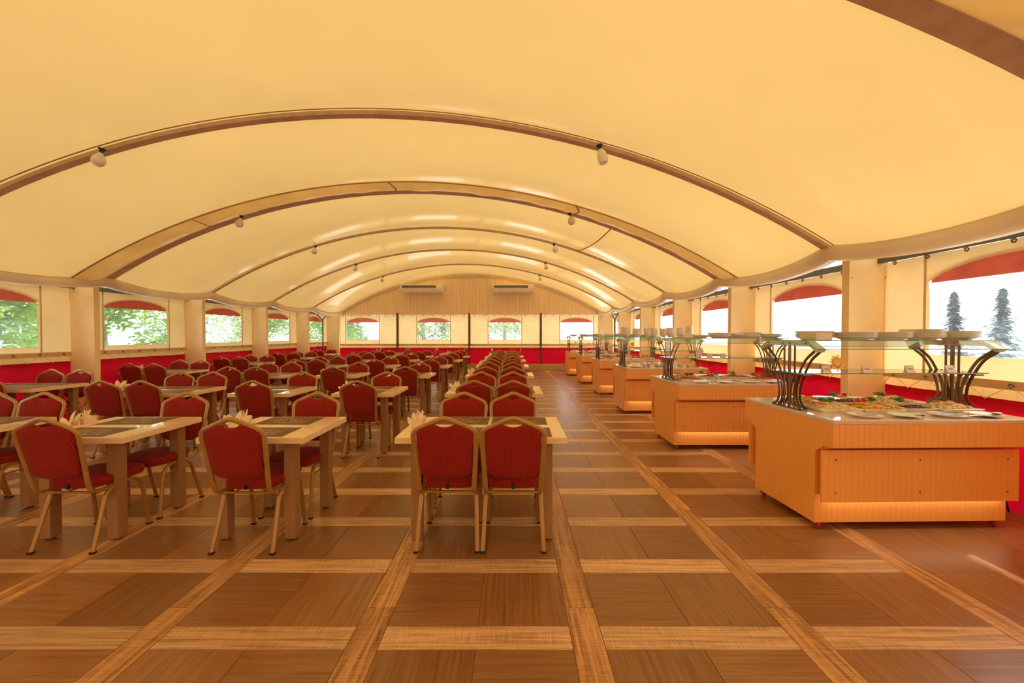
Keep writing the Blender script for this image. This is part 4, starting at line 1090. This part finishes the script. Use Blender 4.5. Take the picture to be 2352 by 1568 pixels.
# ------------------------------------------------------------------ outside
def tree(x, y, h, r, n, mat, label, group, leaf=.09, dense=1.0):
    t = thing('leafy_tree', label, 'tree', (x, y, -.06), random.random() * 6, group)
    b = MB(); b.tube([(0, 0, 0), (.08, .03, h * .35), (-.05, .1, h * .62), (.02, 0, h * .85)], .14, n=8, mat='bark', taper=[1, .8, .55, .2])
    cl = []
    for k in range(14):
        a = random.random() * 6.28; z = h * random.uniform(.22, .85); rr_ = r * random.uniform(.35, .8) * (1 - .4 * abs(z / h - .5))
        e = (rr_ * math.cos(a), rr_ * math.sin(a), z + .3); cl.append(e)
        b.tube([(0, 0, z * .8), (e[0] * .5, e[1] * .5, z), e], .04, n=5, mat='bark', taper=[1, .7, .3])
    build(b, 'trunk', None, t, True)
    b = MB()
    for _ in range(n):
        c = random.choice(cl); d = Vector((random.gauss(0, 1), random.gauss(0, 1), random.gauss(0, 1))); d.normalize(); d *= r * .42 * random.random() ** .5
        p = Vector(c) + d
        if p.z < .2: p.z = .2 + random.random() * .4
        a = Vector((random.gauss(0, 1), random.gauss(0, 1), random.gauss(0, .6))).normalized(); q = a.orthogonal().normalized()
        s = leaf * random.uniform(.6, 1.3)
        b.add([p - a * s, p - q * s * .55, p + a * s, p + q * s * .55], [(0, 1, 2, 3)], mat)
    me = bpy.data.meshes.new('crown'); me.from_pydata([tuple(v) for v in b.v], [], b.f); me.materials.append(M[mat])
    tag(link('crown', me, t), kind='stuff')
gt = 'trees beyond the leafy windows'
tree(-11.0, 8.0, 4.4, 2.1, 8500, 'leaf', 'bushy green tree outside the fifth window from the end wall', gt)
tree(-12.4, 12.2, 4.4, 2.2, 8500, 'leaf', 'bushy green tree outside the fourth window from the end wall', gt)
tree(-16.5, 20.5, 5.2, 2.4, 2000, 'leaf_olive', 'sparse tree outside the third window from the end wall', gt)
tree(-17.0, 26.5, 5.0, 2.6, 6500, 'leaf_olive', 'loose tree outside the second window from the end wall', gt)
tree(-14.2, 31.5, 4.8, 2.6, 8500, 'leaf', 'green tree outside the window beside the end wall corner', gt)
tree(-8.6, 22.0, 4.4, 2.3, 10000, 'leaf', 'dense green tree behind the first end wall window', gt)
tree(-5.6, 26.0, 4.6, 2.3, 5000, 'leaf_olive', 'tree behind the second end wall window', gt)
tree(-.6, 29.5, 4.6, 2.5, 3600, 'leaf_olive', 'thin tree behind the third end wall window', gt)
def conifer(x, y, h, r, label):
    t = thing('conifer', label, 'tree', (x, y, -.06), random.random() * 6, 'conifers beyond the buffet windows')
    b = MB(); b.tube([(0, 0, 0), (0, 0, h * .5), (0, 0, h)], .07, n=6, mat='bark', taper=[1, .6, .1]); build(b, 'trunk', None, t)
    b = MB()
    for k in range(2600):
        z = h * (.12 + .88 * random.random() ** 1.2); a = random.random() * 6.28; rr_ = r * (1 - z / h) ** .8 * random.uniform(.2, 1) * (.55 + .45 * math.sin(a * 3 + z * 5) * math.sin(z * 9 + r * 20)) + .03
        p = Vector((rr_ * math.cos(a), rr_ * math.sin(a), z)); d = Vector((math.cos(a), math.sin(a), -.3 + random.uniform(-.3, .5))).normalized(); q = d.cross(Vector((0, 0, 1))).normalized()
        b.add([p - d * .16, p - q * .07, p + d * .18, p + q * .07], [(0, 1, 2, 3)], 'needle')
    me = bpy.data.meshes.new('crown'); me.from_pydata([tuple(v) for v in b.v], [], b.f); me.materials.append(M['needle']); tag(link('crown', me, t), kind='stuff')
conifer(21.8, 20, 3.6, 1.25, 'shorter bluish conifer beyond the buffet windows')
conifer(24.2, 20, 3.8, 1.4, 'taller bluish conifer beyond the buffet windows')
fn = thing('railing', 'long white railing outside the buffet windows', 'railing', (12, 0, -.06))
for z in (.55, .85, 1.1):
    b = MB(); b.box(-.03, .03, 0, 45, z - .03, z + .03, 'rail_white'); build(b, 'rail', None, fn)
b = MB(); b.box(-.04, .04, -.04, .04, 0, 1.12, 'rail_white'); pm = b.mesh('rail_post')
for k in range(16): link('rail_post', pm, fn, (0, k * 3, 0))
